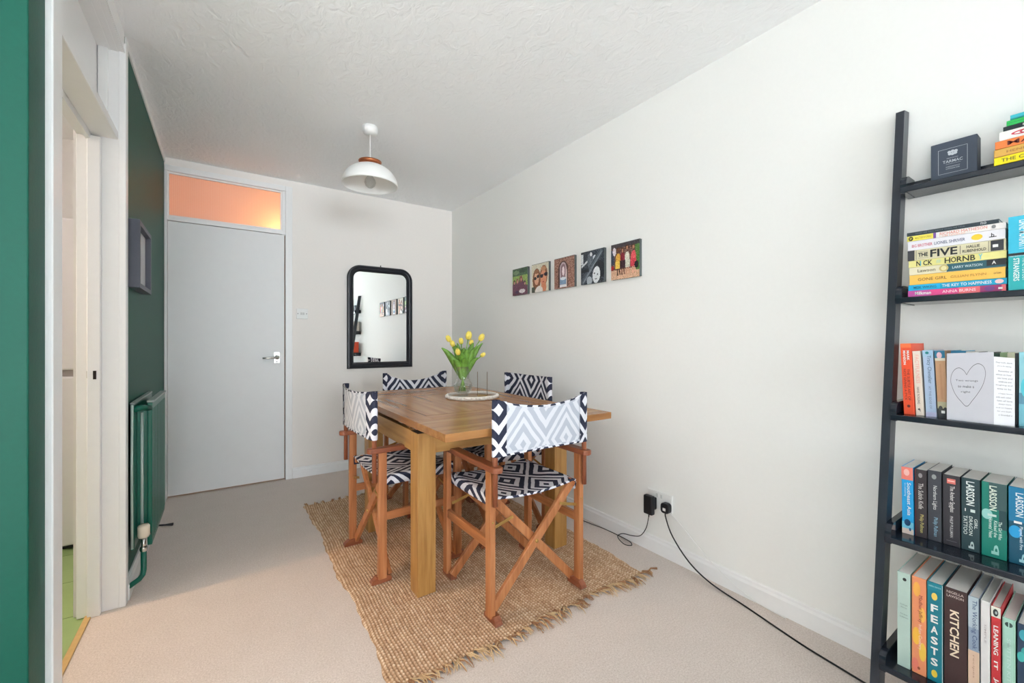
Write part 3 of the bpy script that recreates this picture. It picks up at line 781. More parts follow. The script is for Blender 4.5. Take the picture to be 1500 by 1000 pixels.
def tulip(label, ex, ez, ey=0, size=1.0, droop=0):
    t = empty('tulip', (VX, VY, VZ), label=label, cat='tulip', group='yellow tulips in the glass vase')
    cr = math.cos(YAW); sr = math.sin(YAW)
    wx, wy = ex*cr + ey*sr, -ex*sr + ey*cr      # ex: to the right as seen from the room, ey: away
    b0 = Vector((-wx*.22, -wy*.22, .03)); m1 = Vector((wx*.10, wy*.10, .15)); e = Vector((wx, wy, ez))
    pts = []
    for k in range(9):
        s = k/8; m2 = Vector((wx*.6, wy*.6, ez*.72+.04))
        p = b0*(1-s)**3 + m1*3*s*(1-s)**2 + m2*3*s*s*(1-s) + e*s**3; pts.append(p)
    mb = MB(); mb.tube(pts, .0032, 8); mb.build('stem', M['tulip_green'], t)
    d = (pts[-1]-pts[-3]).normalized()
    q = Vector((0, 0, 1)).rotation_difference(d).to_matrix().to_4x4()
    fh = MB(); fh.lathe([(0, -.003), (.005, -.001), (.006, .004), (.003, .012), (0, .014)], e, 10); fh = fh.build('flower_head', M['tulip_green'], t)
    for layer in (0, 1):
        for k in range(3):
            mb = MB(); a0 = 2*PI*k/3 + layer*PI/3; rr = (.0160 if layer else .0140)*size; hh = .046*size
            nv, nu = 8, 6; g = []
            for i in range(nv+1):
                s = i/nv; rad = rr*(math.sin(PI*min(1, .12+s*.80))**.55)*(1 if s < .7 else 1-.25*(s-.7)/.3); wdt = 1.25*math.sin(PI*(.12+.86*s))**.6
                row = []
                for j in range(nu+1):
                    a = a0 + (j/nu-.5)*2*wdt*.85
                    row.append(q @ Vector((rad*math.cos(a), rad*math.sin(a), s*hh-.002*abs(j-nu/2)*s)))
                g.append(row)
            off = e
            vv = [off+p for row in g for p in row]; ff = []
            for i in range(nv):
                for j in range(nu):
                    ff.append((i*(nu+1)+j, i*(nu+1)+j+1, (i+1)*(nu+1)+j+1, (i+1)*(nu+1)+j))
            mb.add(vv, ff, 0, True); o = mb.build('petal', M['tulip'], fh)
            so = o.modifiers.new('thick', 'SOLIDIFY'); so.thickness = .0012
    return t
def leaf_mb(ex, ez, ey, w=.014, curl=.02):
    w = w*1.25
    cr = math.cos(YAW); sr = math.sin(YAW)
    wx, wy = ex*cr + ey*sr, -ex*sr + ey*cr
    e = Vector((wx, wy, ez)); b0 = Vector((wx*.08, wy*.08, .10)); m = Vector((wx*.45, wy*.45, ez*.66+.05))
    side = Vector((cr, -sr, 0)) * (1 if abs(ex) > .0 else 1)
    vv = []; ff = []; n = 12
    for k in range(n+1):
        s = k/n; p = b0*(1-s)**2 + m*2*s*(1-s) + e*s*s
        ww = w*math.sin(PI*(.03+.94*s**.85))**.8
        tdir = (e-b0).normalized(); sd = (side - tdir*side.dot(tdir)).normalized(); nn = tdir.cross(sd)
        for j in (-1, -.5, 0, .5, 1):
            vv.append(p + sd*ww*j + nn*(ww*.55*(j*j)))
    for k in range(n):
        for j in range(4): ff.append((k*5+j, k*5+j+1, (k+1)*5+j+1, (k+1)*5+j))
    mb = MB(); mb.add(vv, ff, 0, True); return mb
# positions to the right / up / away from the vase foot, in metres
TUL = [('yellow tulip at the upper left end of the bunch', -.082, .338, .01, 1.0),
       ('short yellow tulip just right of the leftmost bloom', -.055, .308, -.02, .95),
       ('yellow tulip left of the tallest bloom, standing further back', -.016, .322, .05, .95),
       ('tallest and largest yellow tulip at the top of the bunch', .030, .350, .02, 1.25),
       ('yellow tulip at the upper right of the bunch', .104, .344, .00, 1.1),
       ('low yellow tulip at the front centre of the bunch among the leaves', -.020, .258, -.05, 1.0),
       ('drooping small yellow tulip at the far right of the bunch', .112, .246, .00, .8),
       ('yellow tulip mostly hidden behind the leaves near the centre', .040, .315, .07, .9)]
LEAV = [[(-.13, .30, -.01, .018), (-.09, .26, -.03, .02)], [(-.07, .345, .0, .014)], [(-.04, .33, .03, .014), (.01, .30, -.03, .022)],
        [(.03, .29, -.04, .024), (.0, .27, -.05, .02)], [(.12, .33, .02, .014), (.07, .29, -.02, .022)], [(-.05, .23, -.05, .02), (.02, .24, -.06, .02)],
        [(.095, .24, -.02, .014)], [(.06, .33, .05, .02), (.085, .31, .04, .018)]]
for (lb, ex, ez, ey, sz), lv in zip(TUL, LEAV):
    t = tulip(lb, ex, ez, ey, sz)
    for (a, b2, c2, w) in lv:
        o = leaf_mb(a, b2, c2, w).build('leaf', M['leaf_green'], t); so = o.modifiers.new('thick', 'SOLIDIFY'); so.thickness = .0012

# ------------------------------------------------------------------ jute rug
RX0, RX1, RY0, RY1 = .455, 1.700, 1.345, 3.185
rug = empty('jute_rug', (1.1, 2.25, 0), label='natural woven jute rug with fringed ends under the dining table', cat='rug')
nx, ny = 420, 560
xs = np.linspace(0, 1, nx+1); ys = np.linspace(0, 1, ny+1)
Ux, Vy = np.meshgrid(xs, ys, indexing='ij')
X = RX0 + (RX1-RX0)*Ux; Y = RY0 + (RY1-RY0)*Vy
edge = .008*np.sin(Y*7.3+1)+.005*np.sin(Y*17)+.0025*np.sin(Y*61)
X = X + edge*np.where(Ux < .5, 1-2*Ux, 2*Ux-1) + 0.02*(1-Ux)*(1-Vy)*0
Yo = Y + .010*np.sin(X*6)*np.abs(2*Vy-1) + .006*np.sin(X*19)*np.abs(2*Vy-1)
pit_x, pit_y = .0130, .0150
ph = X/pit_x + .25*np.sin(Y*9) + .12*np.sin(Y*31+X*4)
rib = np.abs(np.sin(PI*ph)); cell = np.floor(ph)
st = np.abs(np.sin(PI*(Y/pit_y + .5*(cell % 2) + .2*np.sin(cell*2.3+Y*11))))
rng = np.random.default_rng(3)
wv = (rib**.6)*(.35+.65*st**.7)
Z = .004 + .0085*wv + .0015*np.sin(X*5+Y*3) + rng.normal(0, .0005, X.shape)
sy = np.floor(Y/pit_y + .5*(cell % 2) + .2*np.sin(cell*2.3+Y*11))
hsh = np.abs(np.sin(cell*127.1+sy*311.7)*43758.5) % 1.0; hr = np.abs(np.sin(cell*12.7)*4375.5) % 1.0
border = np.minimum(np.minimum(Ux, 1-Ux)*80, 1); Z = Z*border + .001*(1-border)
co = np.stack([X-1.1, Yo-2.25, Z], -1).reshape(-1, 3)
idx = np.arange((nx+1)*(ny+1)).reshape(nx+1, ny+1)
fq = np.stack([idx[:-1, :-1], idx[1:, :-1], idx[1:, 1:], idx[:-1, 1:]], -1).reshape(-1, 4)
me = bpy.data.meshes.new('rug_weave')
me.vertices.add(len(co)); me.vertices.foreach_set('co', co.ravel().astype(np.float32))
me.loops.add(fq.size); me.loops.foreach_set('vertex_index', fq.ravel().astype(np.int32))
me.polygons.add(len(fq)); me.polygons.foreach_set('loop_start', np.arange(0, fq.size, 4, dtype=np.int32))
me.polygons.foreach_set('use_smooth', np.ones(len(fq), dtype=bool))
me.update(calc_edges=True)
at = me.attributes.new('weave', 'FLOAT', 'POINT'); at.data.foreach_set('value', (wv*.62+hsh*.38*wv+.12*hr).ravel().astype(np.float32))
me.materials.append(M['jute']); link_mesh('woven_field', me, rug)
def tassel(x, yb, sgn, L, lean, pale):
    mb = MB()
    for k in range(9):
        a = lean + random.uniform(-.7, .7); Lk = L*random.uniform(.55, 1.1); dx = random.uniform(-.008, .008)
        p = [Vector((x+dx, yb-sgn*.012, .008))]
        h = random.uniform(.004, .016)
        for s in (.25, .5, .75, 1):
            p.append(Vector((x+dx+math.sin(a)*Lk*s+random.uniform(-.003, .003), yb+sgn*math.cos(a)*Lk*s, .005+h*math.sin(PI*min(1, s*1.05)))))
        mb.tube(p, [.0030, .0027, .0022, .0017, .0009], 5, random.choice((0, 0, 1)) if pale else random.choice((0, 1, 1)))
    mb.v = [(x-1.1, y-2.25, z) for x, y, z in mb.v]
    mb.build('tassel', [M['jute_pale'], M['jute_brown']], rug)
nt_ = 30
for i in range(nt_):
    x = RX0+.01+(RX1-RX0-.02)*i/(nt_-1)
    yb = RY0 + .010*math.sin(x*6)+.006*math.sin(x*19)
    tassel(x, yb, -1, random.uniform(.035, .075), random.uniform(-.4, .9), (i//3) % 3 != 0)
for i in range(24):
    x = RX0+.01+(RX1-RX0-.02)*i/23
    tassel(x, RY1+.010*math.sin(x*6)+.006*math.sin(x*19), 1, random.uniform(.015, .03), random.uniform(-.8, .8), False)
mb = MB(); mb.tube([(RX1-.01, RY0+.0, .008), (RX1+.02, RY0-.005, .006), (RX1+.05, RY0+.006, .006), (RX1+.075, RY0-.012, .005)], [.004, .004, .003, .006], 6)
mb.v = [(x-1.1, y-2.25, z) for x, y, z in mb.v]; mb.build('tassel', M['jute_brown'], rug)

# ------------------------------------------------------------------ wall socket, adapters and cables
so_ = empty('wall_socket', (XW, 1.418, .285), label='white double wall socket on the right wall above the skirting', cat='socket')
mb = MB(); mb.box(XW-.010, XW, 1.342, 1.495, .238, .333, 0, .004); rel(so_, mb).build('plate', M['white_plastic'], so_)
for y in (1.405, 1.432):
    mb = MB(); mb.box(XW-.014, XW-.0101, y-.007, y+.007, .302, .322, 0, .002); rel(so_, mb).build('rocker', plain('rocker_white', rgb(214, 214, 212), 0.4), so_)
ad = empty('power_adapter', (XW-.01, 1.453, .27), label='large black power adapter plugged into the left side of the socket', cat='adapter')
mb = MB(); mb.box(XW-.062, XW-.0335, 1.428, 1.482, .212, .312, 0, .006); mb.box(XW-.034, XW-.0105, 1.432, 1.478, .235, .30, 0, .006); rel(ad, mb).build('body', M['black_plastic'], ad)
mb = MB(); mb.tube([(XW-.048, 1.455, .213), (XW-.048, 1.457, .195)], [.004, .003], 8); rel(ad, mb).build('strain_relief', M['black_plastic'], ad)
def smooth_path(pts, n=6):
    out = []; P = [Vector(p) for p in pts]
    for i in range(len(P)-1):
        p0 = P[max(i-1, 0)]; p1 = P[i]; p2 = P[i+1]; p3 = P[min(i+2, len(P)-1)]
        for k in range(n):
            t = k/n
            out.append(.5*((2*p1) + (-p0+p2)*t + (2*p0-5*p1+4*p2-p3)*t*t + (-p0+3*p1-3*p2+p3)*t**3))
    out.append(P[-1]); return out
cb = smooth_path([(XW-.048, 1.457, .197), (1.872, 1.475, .13), (1.880, 1.52, .07), (1.886, 1.58, .045), (1.888, 1.65, .030), (1.880, 1.68, .008), (1.855, 1.645, .004), (1.838, 1.59, .004),
                  (1.862, 1.565, .004), (1.885, 1.60, .006), (1.893, 1.70, .004), (1.888, 1.80, .004), (1.870, 1.92, .004), (1.852, 2.05, .004), (1.85, 2.3, .004)])
mb = MB(); mb.tube([v-Vector(ad.location) for v in cb], .0022, 6); mb.build('cable', M['black_cable'], ad)
pg = empty('mains_plug', (XW-.01, 1.368, .27), label='black mains plug with a small white label in the right side of the socket', cat='plug')
mb = MB(); poly = []
for k in range(24):
    a = 2*PI*k/24; poly.append((1.366+.024*math.copysign(abs(math.cos(a))**.6, math.cos(a)), .268+.026*math.copysign(abs(math.sin(a))**.6, math.sin(a))))
mb.prism(poly, XW-.042, XW-.0105, 'x'); o = rel(pg, mb).build('body', M['black_plastic'], pg)
bv = o.modifiers.new('bevel', 'BEVEL'); bv.width = .004; bv.segments = 2; bv.limit_method = 'ANGLE'
mb = MB(); mb.box(XW-.0435, XW-.042, 1.358, 1.374, .256, .270); rel(pg, mb).build('fuse_label', M['white_plastic'], pg)
cb = smooth_path([(XW-.028, 1.366, .246), (1.888, 1.365, .22), (1.882, 1.32, .14), (1.872, 1.22, .055), (1.860, 1.10, .012), (1.832, .93, .004), (1.795, .78, .004), (1.772, .68, .004), (1.755, .56, .004),
                  (1.740, .47, .004), (1.70, .35, .004), (1.65, .1, .004)])
mb = MB(); mb.tube([v-Vector(pg.location) for v in cb], .0034, 8); mb.build('cable', M['black_cable'], pg)
# white thin cable beside it, lying along the skirting
cb = smooth_path([(XW-.012, 1.35, .24), (XW-.010, 1.30, .21), (XW-.019, 1.14, .10), (XW-.020, 1.00, .03), (XW-.022, .90, .006), (1.890, .8, .004)])
mb = MB(); mb.tube(cb, .0022, 6)
tag(mb.build('thin_cable', M['white_plastic']), 'thin white cable running down the wall and skirting below the socket', 'cable')

# ------------------------------------------------------------------ photo canvases
def mat_attr():
    m, nt, b = new_mat('photo_print')
    a = N(nt, 'ShaderNodeAttribute'); a.attribute_name = 'Col'
    nt.links.new(a.outputs['Color'], b.inputs['Base Color']); b.inputs['Roughness'].default_value = 0.5
    return m
M['photo'] = mat_attr(); M['canvas_side'] = plain('canvas_edge_grey', rgb(86, 92, 92), 0.7)
class Ras:
    def __init__(s, n=56, bgc=(200, 200, 200)):
        s.n = n; s.a = np.zeros((n, n, 3)); s.a[:] = bgc
        s.u, s.v = np.meshgrid((np.arange(n)+.5)/n, (np.arange(n)+.5)/n, indexing='ij')   # u left->right, v bottom->top
    def ell(s, u, v, ru, rv, c, rot=0):
        du, dv = s.u-u, s.v-v; cr, sr = math.cos(rot), math.sin(rot)
        a, b = du*cr+dv*sr, -du*sr+dv*cr; s.a[(a/ru)**2+(b/rv)**2 < 1] = c
    def rect(s, u0, u1, v0, v1, c): s.a[(s.u >= u0) & (s.u <= u1) & (s.v >= v0) & (s.v <= v1)] = c
    def band(s, p, q, w, c):
        p, q = np.array(p), np.array(q); d = q-p; L = np.hypot(*d); d = d/L
        t = (s.u-p[0])*d[0]+(s.v-p[1])*d[1]; o = np.abs(-(s.u-p[0])*d[1]+(s.v-p[1])*d[0]); s.a[(t > 0) & (t < L) & (o < w)] = c
    def noise(s, amp, seed, mask=None):
        r = np.random.default_rng(seed); n = r.normal(0, amp, (s.n, s.n, 1)); 
        if mask is not None: n = n*mask[..., None]
        s.a = np.clip(s.a+n, 0, 255)
def ph1():
    r = Ras(bgc=(150, 176, 92)); r.rect(0, 1, .74, 1, (74, 104, 72)); r.noise(18, 1)
    r.ell(.25, .86, .2, .08, (120, 146, 110)); r.ell(.7, .9, .25, .08, (60, 84, 62)); r.rect(0, 1, 0, .34, (96, 52, 68))
    for u, v, c, s in ((.12, .5, (92, 56, 56), 1), (.33, .53, (150, 92, 80), 1), (.58, .6, (140, 84, 70), 1.3), (.82, .42, (84, 58, 76), 1)):
        r.ell(u, v-.2, .13*s, .22, (108, 62, 84)); r.ell(u, v, .075*s, .10*s, c); r.ell(u+.01, v-.02, .04, .055, (214, 160, 136))
    r.ell(.65, .14, .2, .08, (222, 214, 216)); r.ell(.3, .12, .12, .06, (70, 44, 78)); r.noise(14, 2); return r
def ph2():
    r = Ras(bgc=(214, 208, 186)); r.noise(10, 3)
    r.ell(.30, .45, .24, .40, (128, 80, 54)); r.ell(.72, .56, .22, .36, (142, 92, 62)); r.rect(0, .2, 0, .2, (66, 72, 60))
    r.ell(.30, .50, .14, .24, (222, 170, 140)); r.ell(.70, .46, .17, .30, (220, 150, 116)); r.ell(.72, .14, .15, .2, (214, 138, 104))
    r.ell(.3, .74, .13, .08, (150, 100, 70)); r.ell(.70, .80, .15, .08, (190, 140, 104))
    r.ell(.22, .50, .08, .06, (44, 32, 40)); r.ell(.38, .56, .08, .06, (44, 32, 40)); r.ell(.60, .55, .09, .065, (38, 30, 44)); r.ell(.84, .59, .09, .065, (38, 30, 44)); r.band((.5, .57), (.95, .63), .015, (38, 30, 44))
    r.ell(.33, .33, .05, .015, (176, 80, 76)); r.ell(.7, .34, .06, .016, (180, 82, 74))
    r.ell(.45, .05, .22, .16, (236, 228, 220)); r.noise(8, 4); return r
def ph3():
    r = Ras(bgc=(150, 108, 92)); r.noise(30, 5)
    r.rect(.20, .70, .03, .62, (84, 56, 50)); r.ell(.45, .62, .25, .28, (84, 56, 50)); r.rect(.28, .62, .05, .62, (206, 196, 200)); r.ell(.45, .62, .17, .24, (190, 170, 176))
    r.rect(.34, .56, .30, .66, (140, 110, 116)); r.ell(.45, .66, .11, .14, (140, 110, 116)); r.ell(.46, .56, .06, .15, (244, 226, 228))
    r.rect(.28, .62, .12, .34, (128, 156, 186)); r.ell(.45, .32, .15, .05, (226, 232, 238)); r.rect(.28, .62, .03, .10, (232, 232, 234)); r.rect(.60, .65, .02, .6, (226, 206, 196)); r.noise(8, 6); return r
def ph4():
    r = Ras(bgc=(48, 56, 66)); r.noise(16, 7)
    r.rect(.0, .10, .62, .95, (220, 224, 228)); r.band((.02, .55), (.32, .72), .03, (214, 218, 222)); r.ell(.42, .72, .14, .24, (96, 104, 114)); r.noise(20, 8)
    r.ell(.45, .90, .05, .06, (230, 232, 236)); r.ell(.60, .78, .07, .08, (214, 220, 226)); r.band((.05, .05), (.9, .98), .09, (92, 102, 112)); r.band((.1, .05), (.9, .92), .012, (150, 158, 166)); r.band((.02, .10), (.82, .98), .012, (44, 50, 58))
    r.rect(0, .35, .38, .46, (26, 30, 38)); r.ell(.80, .40, .26, .26, (36, 40, 48)); r.ell(.68, .25, .16, .25, (226, 230, 234), -.1); r.ell(.60, .3, .025, .03, (60, 64, 70)); r.ell(.73, .26, .025, .03, (60, 64, 70)); r.ell(.66, .13, .05, .018, (120, 124, 130)); r.ell(.67, .2, .015, .03, (180, 184, 190))
    r.ell(.38, .1, .12, .13, (170, 178, 186)); r.noise(8, 9); return r
def ph5():
    r = Ras(bgc=(112, 78, 66)); r.noise(24, 10); r.rect(0, 1, 0, .26, (214, 172, 142)); r.rect(.86, 1, .2, .9, (84, 128, 62)); r.rect(0, 1, .90, 1, (70, 64, 68)); r.rect(0, .12, .42, .85, (60, 66, 84))
    r.ell(.12, .8, .06, .12, (226, 216, 222)); r.rect(0, .10, .28, .40, (180, 40, 44))
    for u, hv, body, skirt_, leg in ((.26, .84, (226, 170, 70), (236, 196, 84), (84, 54, 40)), (.58, .86, (226, 222, 204), (214, 214, 196), (214, 160, 132)), (.80, .84, (226, 90, 96), (208, 66, 78), (222, 166, 140)), (.42, .80, (140, 36, 52), (60, 34, 44), (120, 80, 64))):
        r.band((u-.02, .10), (u-.03, .36), .022, leg); r.band((u+.07, .12), (u+.03, .36), .022, leg)
        r.ell(u, .58, .085, .16, body); r.rect(u-.10, u+.09, .30, .52, skirt_); r.ell(u, hv, .06, .075, (84, 54, 40)); r.ell(u, hv-.01, .035, .05, (196, 140, 108) if u != .26 else (120, 76, 54))
    r.ell(.9, .34, .07, .1, (40, 34, 40)); r.noise(14, 11); return r
PH = [(2.585, 2.786, ph1, 'leftmost square photo canvas, of people sitting in a green park'), (2.332, 2.533, ph2, 'square photo canvas of two people in sunglasses close together'),
      (2.065, 2.271, ph3, 'middle square photo canvas, of a stone archway'), (1.803, 2.005, ph4, 'black and white square photo canvas with a face in the lower right corner'),
      (1.539, 1.748, ph5, 'rightmost square photo canvas, of a group in colourful dresses')]
for y0, y1, fn, lb in PH:
    cvz = empty('photo_canvas', (XW, (y0+y1)/2, 1.593), label=lb, cat='photo canvas', group='photo canvases in a row on the right wall')
    z0, z1 = 1.493, 1.700
    mb = MB(); mb.box(XW-.020, XW-.001, y0, y1, z0, z1, 0, .0015); rel(cvz, mb).build('canvas_block', M['canvas_side'], cvz)
    r = fn(); n = r.n
    me = bpy.data.meshes.new('print'); vs = []; fs = []
    for i in range(n+1):
        for j in range(n+1): vs.append((-.0206, (y1-y0-.002)*(.5-i/n), (z1-z0-.002)*(j/n-.5)+.001))
    for i in range(n):
        for j in range(n): fs.append((i*(n+1)+j, i*(n+1)+j+1, (i+1)*(n+1)+j+1, (i+1)*(n+1)+j))
    me.from_pydata(vs, [], fs); me.materials.append(M['photo'])
    ca = me.color_attributes.new('Col', 'FLOAT_COLOR', 'CORNER')
    arr = r.a.reshape(-1, 3)/255; lin = np.where(arr <= .04045, arr/12.92, ((arr+.055)/1.055)**2.4)
    rr = np.concatenate([np.repeat(lin, 4, axis=0), np.ones((n*n*4, 1))], 1)
    ca.data.foreach_set('color', rr.ravel().astype(np.float32))
    link_mesh('print', me, cvz)

# ------------------------------------------------------------------ ladder shelf
SX = lambda z: 1.603 + .138*z
ls = empty('ladder_shelf', (1.75, .15, 0), label='black leaning ladder bookcase with five shelves against the right wall', cat='bookshelf')
for ya in (.430, -.150):
    mb = MB(); poly = [(SX(0), 0), (SX(0)+.055, 0), (1.916, 1.86), (1.916, 1.93), (SX(1.905), 1.915)]
    poly = [(SX(0), 0), (SX(0)+.052, 0), (1.9165, 1.905), (SX(1.905), 1.897)]
    mb.prism(poly, ya, ya+.022, 'y'); rel(ls, mb).build('rail', M['black_paint'], ls)
SHZ = [1.628, 1.269, .905, .540, .175]
shelf_mat = plain('black_lacquer_shelf', rgb(30, 36, 46), 0.12, var=.04, scale=30)
for z in SHZ:
    xf = SX(z)-.018; mb = MB()
    mb.box(xf, 1.915, -.127, .4295, z-.018, z, 0, .003)
    mb.box(1.903, 1.915, -.127, .4295, z+.0002, z+.035, 0, .002)
    for ya in (-.128, .413):
        pts = [(xf+.002, z-.020)]
        for k in range(7):
            a = PI - PI/2*k/6; pts.append((xf+.032+.032*math.cos(a), z+.008+.030*math.sin(a)))
        pts += [(1.902, z+.038), (1.902, z-.020)]
        mb.prism(pts, ya, ya+.0155, 'y')
    rel(ls, mb).build('shelf', shelf_mat, ls)

# ---- lettering as flat meshes
_txt = {}
def text_mesh(s, bold=0.0):
    key = (s, bold)
    if key in _txt: return _txt[key]
    cu = bpy.data.curves.new('t', 'FONT'); cu.body = s; cu.size = 1; cu.offset = bold; cu.resolution_u = 2
    o = bpy.data.objects.new('t', cu); COL.objects.link(o)
    dg = bpy.context.evaluated_depsgraph_get(); dg.update()
    me = bpy.data.meshes.new_from_object(o.evaluated_get(dg))
    v = [(p.co.x, p.co.y) for p in me.vertices]; f = [tuple(p.vertices) for p in me.polygons]
    bpy.data.objects.remove(o); bpy.data.curves.remove(cu); bpy.data.meshes.remove(me)
    if not v: v = [(0, 0)]
    xs = [p[0] for p in v]; ys = [p[1] for p in v]; x0, x1, y0, y1 = min(xs), max(xs), min(ys), max(ys)
    v = [((x-x0)/max(1e-6, x1-x0), (y-y0)/max(1e-6, y1-y0)) for x, y in v]
    _txt[key] = (v, f, (x1-x0)/max(1e-6, y1-y0)); return _txt[key]
_pm = {}
def pm(c, rough=.42):
    if c not in _pm: _pm[c] = plain('cover_%02x%02x%02x' % c, rgb(*c), rough, var=.03, scale=60)
    return _pm[c]
def book(name, label, group, mode, X, Ya, Yb, Z0, Z1, depth, base, marks, cover='soft', lean=0.0):
    """Ya > Yb (left to right as seen). mode 'up' or 'flat'. marks: ('p',s0,s1,t0,t1,col) or ('t'|'h',text,s0,s1,t0,t1,col[,bold])"""
    bk = empty(name, (X, Yb, Z0), (lean, 0, 0), label=label, cat='book', group=group)
    L = Ya-Yb; Hh = Z1-Z0; mats = [pm(base)]; midx = {base: 0}
    def mi(c):
        if c not in midx: midx[c] = len(mats); mats.append(pm(c))
        return midx[c]
    mb = MB(); ct = .0006 if cover == 'soft' else .0014
    if mode == 'up':
        mb.box(0, .004, 0, L, 0, Hh, 0, .0012); mb.box(.001, depth, 0, ct, 0, Hh, 0, .0004); mb.box(.001, depth, L-ct, L, 0, Hh, 0, .0004)
        def Pt(s, t, e): return (-e, L*(1-t), Hh*(1-s))
    else:
        mb.box(0, .004, 0, L, 0, Hh, 0, .0012); mb.box(.001, depth, 0, L, 0, ct, 0, .0004); mb.box(.001, depth, 0, L, Hh-ct, Hh, 0, .0004)
        def Pt(s, t, e): return (-e, L*(1-s), Hh*t)
    lay = 0
    for mk in marks:
        lay += 1
        if mk[0] == 'p':
            _, s0, s1, t0, t1, c = mk; e = .0003+.00008*lay
            mb.add([Pt(s0, t0, e), Pt(s1, t0, e), Pt(s1, t1, e), Pt(s0, t1, e)], [(0, 1, 2, 3)], mi(c))
        elif mk[0] == 'e':
            _, s0, s1, t0, t1, c = mk; e = .0003+.00008*lay; n = 18
            vv = [Pt((s0+s1)/2+(s1-s0)/2*math.cos(2*PI*k/n), (t0+t1)/2+(t1-t0)/2*math.sin(2*PI*k/n), e) for k in range(n)]
            mb.add(vv, [tuple(range(n))], mi(c))
        else:
            kind, s_, s0, s1, t0, t1, c = mk[:7]; bold = mk[7] if len(mk) > 7 else .01
            v, f, asp = text_mesh(s_, bold); e = .0006+.00008*lay
            if kind == 't': vv = [Pt(s0+(s1-s0)*x, t0+(t1-t0)*y, e) for x, y in v]
            else: vv = [Pt(s1+(s0-s1)*y, t0+(t1-t0)*x, e) for x, y in v]
            mb.add(vv, f, mi(c))
    mb.build('cover', mats, bk, fix=False)
    mb = MB(); pi_ = .0015 if cover == 'soft' else .003
    if mode == 'up': mb.box(.004, depth-.002, ct, L-ct, pi_, Hh-pi_)
    else: mb.box(.004, depth-.002, pi_, L-pi_, ct, Hh-ct)
    mb.build('pages', M['paper'], bk)
    return bk
W_ = (238, 238, 234); K = (34, 36, 40)
# top shelf: dark box and a stack
G1 = 'stacked books on the top shelf'
bx = empty('presentation_box', (1.845, .30, SHZ[0]), label='square slate grey box with a thin silver border on the top shelf', cat='box')
XB = SX(SHZ[0]) + .012
by0, by1, bz1 = .262, .362, .112
mb = MB(); mb.box(XB, XB+.05, by0, by1, SHZ[0]+.0005, SHZ[0]+.117, 0, .002)
grey = plain('box_slate', rgb(62, 72, 88), .5); lt = plain('box_silver_print', rgb(190, 196, 204), .5)
yL, w_, hgt, zb_ = by1, by1-by0, .117, SHZ[0]
def BP(s, t, e=.0004): return (XB-e, yL-w_*s, zb_+hgt*t)
def bquad(s0, s1, t0, t1): mb.add([BP(s0, t0), BP(s1, t0), BP(s1, t1), BP(s0, t1)], [(0, 1, 2, 3)], 1)
for (a, b2, c2, d2) in ((.17, .80, .80, .807), (.17, .80, .16, .167), (.17, .178, .16, .807), (.792, .80, .16, .807), (.34, .66, .395, .40)): bquad(a, b2, c2, d2)
def btext(s_, s0, s1, t0, t1, bold=0.0):
    v, f, a = text_mesh(s_, bold); mb.add([BP(s0+(s1-s0)*x, t0+(t1-t0)*y, .0005) for x, y in v], f, 1)
btext('TARMAC', .27, .70, .43, .505, .01); btext('PRESENTATION', .36, .60, .535, .56); btext('IN RECOGNITION OF', .34, .64, .31, .34); btext('OUTSTANDING WORK', .34, .64, .26, .29)
for dx, dy in ((-.07, .05), (0, .06), (.07, .05), (-.06, 0), (.06, 0), (0, -.01)):
    n = 10; mb.add([BP(.485+dx+.042*math.cos(2*PI*k/n), .655+dy+.036*math.sin(2*PI*k/n), .0005+abs(dx)*.001) for k in range(n)], [tuple(range(n))], 1)
rel(bx, mb).build('box_body', [grey, lt], bx, fix=False)
X1 = SX(SHZ[0])-.018; 
zs = [1.6285, 1.643, 1.6545, 1.657, 1.6825, 1.696, 1.7225, 1.7345, 1.748, 1.760]
book('paperback', 'bright yellow book lying at the bottom of the top shelf stack', G1, 'flat', X1, .226, .03, 1.6285, 1.650, .104, (250, 226, 0), [('t', 'THE CURIOUS INCIDENT', .07, .93, .28, .72, (90, 96, 40))])
book('paperback', 'ochre book lying second from the bottom of the top shelf stack', G1, 'flat', X1+.002, .226, .03, 1.6505, 1.673, .104, (222, 172, 80), [('p', 0, 1, .03, .09, (150, 84, 50)), ('t', 'HENNING MANKELL', .12, .8, .35, .65, (176, 120, 60))])
book('paperback', 'orange book with dark capitals lying in the top shelf stack', G1, 'flat', X1+.001, .224, .03, 1.6735, 1.695, .104, (240, 130, 62), [('t', 'MANKELL', .12, .85, .22, .78, (110, 40, 30))])
book('paperback', 'white book with a red flourish lying in the top shelf stack', G1, 'flat', X1+.003, .217, .03, 1.6955, 1.720, .10, W_, [('e', .12, .42, .25, .75, (200, 60, 80)), ('e', .15, .40, .35, .62, W_), ('t', 'Crisis', .2, .6, .3, .7, (190, 50, 70))])
book('paperback', 'thin black book lying in the top shelf stack', G1, 'flat', X1+.002, .209, .03, 1.7205, 1.732, .10, (30, 44, 50), [('t', 'NIGHT SCHOOL', .2, .7, .25, .75, W_)])
book('paperback', 'bright green book lying near the top of the top shelf stack', G1, 'flat', X1+.004, .203, .03, 1.7325, 1.747, .10, (40, 190, 90), [('p', .0, 1, .45, .55, (24, 150, 70))])
book('paperback', 'teal blue book lying topmost of the top shelf stack', G1, 'flat', X1+.003, .196, .03, 1.7475, 1.760, .10, (60, 190, 205), [('p', .0, 1, .0, .25, (30, 150, 150))])
